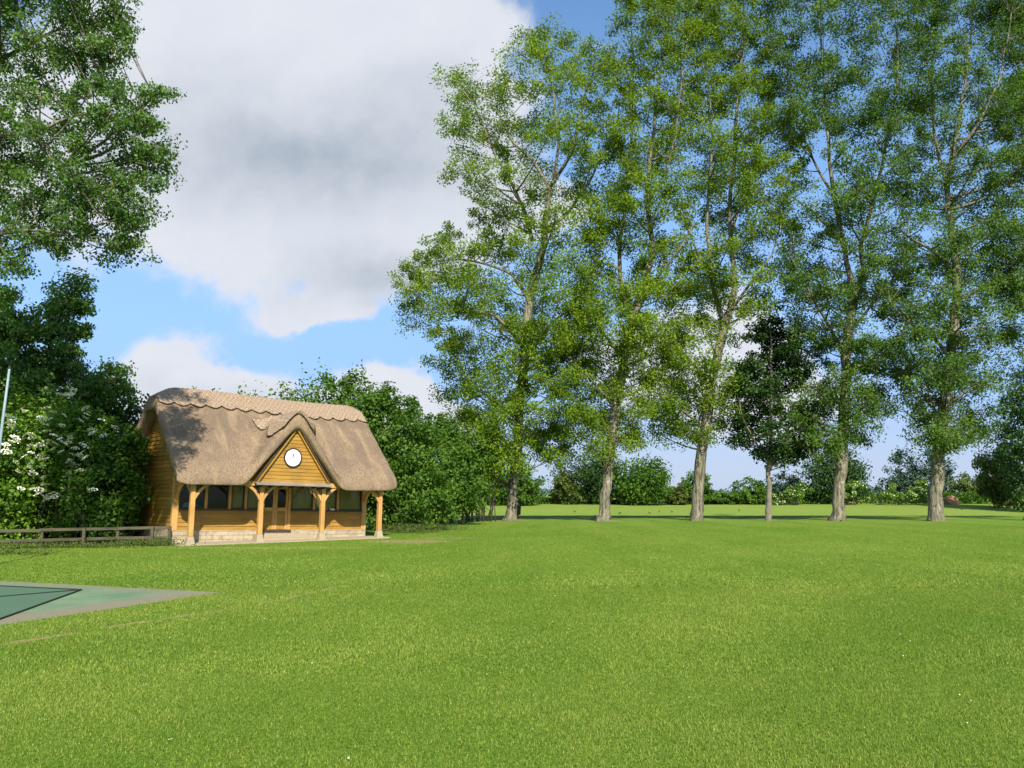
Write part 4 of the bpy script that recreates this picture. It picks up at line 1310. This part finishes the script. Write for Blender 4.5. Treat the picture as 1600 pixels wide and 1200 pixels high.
def far(label, name, D, px, top_, hw_, leaf, n=3600, size=.42, base=789, extra=(), spike=0, grp=HB):
    h = (base - top_)
    lob = [(px, top_ + h * .48, hw_, h * .50, 0), (px - hw_ * .45, top_ + h * .66, hw_ * .62, h * .36, .8), (px + hw_ * .45, top_ + h * .62, hw_ * .62, h * .38, -.6)] + list(extra)
    return bush(name, label, 'bush' if 'bush' in name else 'tree', D, lob, leaf, size * 1.05, int(n * 2.3), grp, clump=.24, spike=spike)


far('round green tree behind the bin and left end poplar', 'hedge_tree', 146, 798, 728, 46, 'hawthorn_leaf')
far('pale yellowish bush on the left of the dark hedge tree', 'hedge_bush', 150, 884, 742, 20, 'yellow_leaf', 1500)
far('tall dark hedge tree behind the second poplar trunk', 'hedge_tree', 151, 915, 706, 46, 'dark_leaf', 4600, extra=[(945, 742, 30, 40, 1)])
far('neatly rounded mid green tree standing between two pale trunks', 'hedge_tree', 147, 1003, 718, 40, 'hawthorn_leaf', 4600)
far('small pale flowering bush right of the rounded tree', 'hedge_bush', 148, 1058, 757, 17, 'yellow_leaf', 1200)
far('bush hidden partly by the bright pale poplar trunk', 'hedge_bush', 150, 1088, 738, 22, 'hawthorn_leaf', 1900)
far('low bush right of the bright pale poplar trunk', 'hedge_bush', 151, 1122, 768, 28, 'hawthorn_leaf', 1400)
far('small round bush left of the thin dark trunk', 'hedge_bush', 150, 1172, 748, 24, 'hawthorn_leaf', 1900, extra=[(1150, 777, 24, 12, 0), (1190, 776, 22, 13, 0)])
far('grey green bush just right of the thin dark trunk', 'hedge_bush', 156, 1226, 741, 24, 'conifer_leaf', 1700)
far('wide dark evergreen behind the forked poplar', 'hedge_tree', 152, 1302, 700, 50, 'dark_leaf', 4600)
far('olive bush at the right of the brown heap', 'hedge_bush', 158, 1520, 742, 32, 'yellow_leaf', 1900)
far('yellow green bush in front of the dark tree at the right edge', 'hedge_bush', 138, 1562, 690, 30, 'yellow_leaf', 3000)
far('dark tall tree rising at the right edge of the field', 'hedge_tree', 128, 1612, 575, 46, 'dark_leaf', 5200, extra=[(1600, 660, 36, 60, -1)])
far('bluish green spreading conifer behind the stout poplar', 'conifer_tree', 165, 1437, 694, 36, 'conifer_leaf', 4200,
    extra=[(1400, 752, 34, 22, 0), (1475, 748, 34, 24, 0), (1385, 772, 30, 14, 0), (1492, 738, 16, 12, .5), (1412, 722, 22, 16, .5), (1462, 715, 22, 16, 0)])
for px, py, rx, ry, lab in ((1246, 770, 20, 14, 'white flowering bush left of the forked poplar'), (1332, 764, 16, 13, 'white flowering bush right of the forked poplar trunk'),
                            (1402, 770, 26, 12, 'long low flowering bush before the conifer'), (1440, 764, 11, 16, 'small white flowering bush touching the stout trunk'), (1222, 780, 16, 9, 'lowest flowering bush right of the thin trunk')):
    rt, C_, O_, b_ = bush('elder_bush', lab, 'bush', 147, [(px, py, rx, ry, 0), (px - rx * .5, py + 6, rx * .7, ry * .7, 0)], 'elder_leaf', .36, 1100, HB, clump=.3)
    fr2 = np.where((O_[:, 1] < .2))[0]
    sel = RNG.choice(fr2, min(150, len(fr2)), replace=False)
    bl = link('blossoms', leaf_mesh('blossoms', C_[sel] + np.array([0, -.15, .06]), .26, np.ones(len(sel)), 1.2), 'blossom', rt)
    bl['kind'] = 'stuff'

# the rough hedge bottom and uncut verge
n = 15000
x_ = RNG.uniform(-14, 110, n)
top_h = 1.15 + .5 * np.sin(x_ * .35) * np.sin(x_ * .11 + 1) + np.where(x_ > 50, .9, 0) + np.where(x_ < 25, -.45, 0)
y_ = 153 + RNG.uniform(-1.4, 2.2, n)
z_ = terrain(y_) + RNG.uniform(0, 1, n) ** .7 * np.maximum(.3, top_h)
hd = thing('field_hedge', 'long low rough hedge running along the far field edge', 'hedge', (50, 153, .1))
link('foliage', leaf_mesh('foliage', np.stack([x_ - 50, y_ - 153, z_ - .1], 1), .42, RNG.uniform(0, .8, n), .4), 'hawthorn_leaf', hd)

n = 9000
x_ = RNG.uniform(-500, 620, n); y_ = RNG.uniform(560, 640, n)
z_ = RNG.uniform(0, 1, n) * (4.5 + 3.0 * np.sin(x_ * .05) * np.sin(x_ * .013 + 1) + 1.5 * np.sin(x_ * .21)) + .1
tag(link('distant_wood', leaf_mesh('distant_wood', np.stack([x_, y_, z_], 1), 2.2, RNG.uniform(0, 1, n), .4), 'conifer_leaf'), 'thin distant line of trees on the horizon', 'wood', kind='stuff')

# brown heap
hp = at(1486, 788, 150); hp[2] = terrain(150)
t_ = np.linspace(0, 2 * np.pi, 25)[:-1]
vs = []
for lv, (r_, zz) in enumerate(((1.35, -.1), (1.3, .35), (1.1, .85), (.75, 1.25), (.3, 1.5))):
    for a_ in t_:
        q_ = r_ * (1 + .12 * math.sin(3 * a_ + lv) + random.uniform(-.07, .07))
        vs.append((q_ * math.cos(a_) * 1.05, q_ * math.sin(a_), zz + random.uniform(-.06, .06)))
fs = [(l_ * 24 + k_, l_ * 24 + (k_ + 1) % 24, (l_ + 1) * 24 + (k_ + 1) % 24, (l_ + 1) * 24 + k_) for l_ in range(4) for k_ in range(24)] + [tuple(96 + k_ for k_ in range(24))]
o = tag(MB().add(vs, fs).build('soil_heap', 'soil', smooth=True), 'reddish brown heap at the far hedge beside the stout poplar', 'heap')
o.location = tuple(float(v) for v in hp)

# black litter bin beside the first poplar
bp_ = at(809, 800, 64.5)
bn = thing('litter_bin', 'black litter bin standing beside the left end poplar trunk', 'bin', (bp_[0], 64.5, 0))
MB().frustum(0, 0, .28, 1.02, .20, .25).build('bin_body', 'black_plastic', bn, bevel=.03)
q = MB().frustum(0, 0, 1.18, 1.34, .30, .22)
for sx in (-1, 1):
    for sy in (-1, 1):
        q.box(sx * .22 - .03, sx * .22 + .03, sy * .22 - .03, sy * .22 + .03, 1.021, 1.18)
q.build('bin_hood', 'black_plastic', bn, bevel=.02)
MB().box(-.07, .07, -.07, .07, -.05, .278).build('pedestal', 'black_plastic', bn)


# birds feeding on the far field
def crow_mesh():
    m_ = MB()
    m_.tube([(-.26, 0, .17), (-.16, 0, .17), (-.06, 0, .19), (.06, 0, .22), (.13, 0, .27), (.18, 0, .30), (.225, 0, .30), (.255, 0, .295), (.31, 0, .28)], [.012, .03, .065, .075, .05, .042, .036, .016, .004], 8)
    for s in (-1, 1):
        m_.tube([(.0, s * .03, .16), (.01, s * .03, .08), (.0, s * .03, 0)], [.014, .008, .008], 5)
        m_.tube([(.08, s * .06, .22), (-.05, s * .075, .20), (-.22, s * .03, .165)], [.03, .035, .006], 6)
    return m_


bird0 = crow_mesh().build('crow', 'bird_black', smooth=True)
spots_b = [(968, 804.2, .4, 'crow nearest the second poplar, feeding on the far grass'), (1015, 803.4, 2.6, 'crow pecking in the sunlit field, left of the close pair'),
           (1030, 801, 1.0, 'left crow of the close pair on the sunlit field'), (1050, 801.3, 3.6, 'right crow of the close pair on the sunlit field'),
           (1155, 799, 2.0, 'crow alone on the far field left of the young dark tree'), (1503, 797.5, 5.0, 'crow on the far field right of the stout poplar'), (898, 801, 3, 'crow on the far field between the first two poplars')]
for i, (px, py, rz, lab) in enumerate(spots_b):
    o = bird0 if i == 0 else bird0.copy()
    if i: COL.objects.link(o)
    Yb = 112.0
    for it in range(400):                    # where the sight line meets the far field
        p = at(px, py, Yb)
        if p[2] <= terrain(Yb): break
        Yb += .1
    o.location = (float(p[0]), float(p[1]), float(terrain(Yb)))
    o.rotation_euler = (0, 0, rz)
    s_ = 1.1 if i == 0 else .9
    o.scale = (s_,) * 3
    tag(o, lab, 'bird', 'crows on the field')

# net post at the left edge of the frame
pp = at(-2, 760, 22.0)
npo = thing('net_post', 'slim blue grey net post at the left edge of the picture', 'post', (pp[0] - .20, 22.0, 0))
MB().tube([(0, 0, -.1), (.08, 0, 1.8), (.18, 0, 3.7), (.25, 0, 5.0)], [.042, .042, .036, .028], 10).build('pole', 'pole_grey', npo, smooth=True)
MB().tube([(.25, 0, 5.0), (.252, 0, 5.08)], [.038, .03], 10).build('cap', 'dark_edge', npo)

# ------------------------------------------------------------------ GRASS
cpoly = np.array(COURT)


def blades(name, y0, y1, n, h, wd):
    u = RNG.random(n)
    y = y0 + (y1 - y0) * (u if y1 < 40 else u ** 1.6)
    x = RNG.uniform(-1, 1, n) * (y * .635 + 2.6)
    ok = ~in_poly(np.stack([x + RNG.normal(size=n) * .10 + .10 * np.sin(y * 2.1), y + RNG.normal(size=n) * .10 + .09 * np.sin(x * 1.7 + 1)], 1), cpoly)
    for p_, q_ in ((WA, WB), (WB, WC)):
        d_ = (q_ - p_)[:2]; l_ = np.linalg.norm(d_); d_ = d_ / l_
        al_ = (x - p_[0]) * d_[0] + (y - p_[1]) * d_[1]
        di_ = np.abs(-(x - p_[0]) * d_[1] + (y - p_[1]) * d_[0] + .07 * np.sin(al_ * 1.9))
        ok &= ~((di_ < .075 + .03 * np.sin(al_ * 3.1)) & (al_ > 0) & (al_ < l_) & (RNG.random(n) < .85))
    x, y = x[ok], y[ok]; n = len(x)
    patch = np.sin(x * 1.3 + np.sin(y * .9) * 1.5) * np.sin(y * 1.1 + x * .4) + .6 * np.sin(x * 3.7 + y * 2.9) * np.sin(y * 4.3 - x * 1.7)
    big = np.sin(x * .5 + 1.7 * np.sin(y * .33)) * np.sin(y * .42 - x * .21 + 1) + .7 * np.sin(x * .9 - y * .7 + 2 * np.sin(x * .3))
    hh = h * RNG.uniform(.45, 1.25, n) * (1 + .16 * patch)
    az = RNG.uniform(0, 2 * np.pi, n)
    ln = RNG.uniform(.1, 1.0, n) * hh
    B = np.stack([x, y, np.zeros(n)], 1)
    sd = np.stack([np.cos(az + 1.57), np.sin(az + 1.57), np.zeros(n)], 1) * (wd * RNG.uniform(.6, 1.3, n))[:, None]
    Tp = B + np.stack([np.cos(az) * ln, np.sin(az) * ln, hh], 1)
    V = np.stack([B - sd, B + sd, Tp], 1).reshape(-1, 3)
    tint = np.clip(.36 + .13 * patch + .12 * big + RNG.normal(size=n) * .34, 0, 1)
    return np_mesh(name, V, np.arange(3 * n).reshape(n, 3), tint)


V = []
for nm, args in (('grass', (4.2, 9, 360000, .021, .0034)), ('grass', (9, 17, 330000, .024, .0055)), ('grass', (17, 50, 280000, .026, .010))):
    tag(link(nm, blades(nm, *args), 'grass_blade'), 'short mown grass of the playing field', 'grass', kind='stuff')
# daisies and clover heads
n = 80
y = 5 + 22 * RNG.random(n) ** 1.2; x = RNG.uniform(-1, 1, n) * y * .62
ok = ~in_poly(np.stack([x, y], 1), cpoly)
c_ = np.stack([x, y, np.full(n, .034)], 1)[ok]
c_ = np.repeat(c_, 3, 0) + RNG.normal(size=(3 * len(c_), 3)) * np.array([.005, .005, .002])
tag(link('daisies', leaf_mesh('daisies', c_, .012, np.ones(len(c_)), 1.5, 0, 1.0), 'blossom'), 'tiny white daisies scattered in the lawn', 'flowers', kind='stuff')
# weeds and long grass round the pavilion and along the fence
C = []; T = []
for px, py, rx, ry, h, n in ((640, 832, 1.7, 1.6, .42, 2600), (690, 828, 1.6, 1.2, .28, 1200), (605, 828, .7, 1.5, .5, 900), (215, 853, 1.6, .3, .22, 1500), (110, 856, 2.6, .35, .2, 1500), (8, 866, 1.6, .8, .35, 1300), (250, 852, .5, .2, .3, 500),
                            (780, 812, 1.2, .7, .3, 260), (928, 813, .7, .6, .35, 200), (1078, 812, .8, .6, .22, 140), (1295, 810, .9, .6, .2, 140), (1448, 810, .9, .6, .2, 140)):
    g0 = ground(px, py)
    p = g0 + np.stack([RNG.normal(size=n) * rx * .5, RNG.normal(size=n) * ry * .5, RNG.random(n) ** 1.4 * h], 1)
    C.append(p); T.append(RNG.uniform(0, 1, n))
tag(link('weeds', leaf_mesh('weeds', np.concatenate(C), .085, np.concatenate(T), .1, -.6, .35), 'weed_leaf'), 'patches of tall weeds by the pavilion and fence', 'weeds', kind='stuff')
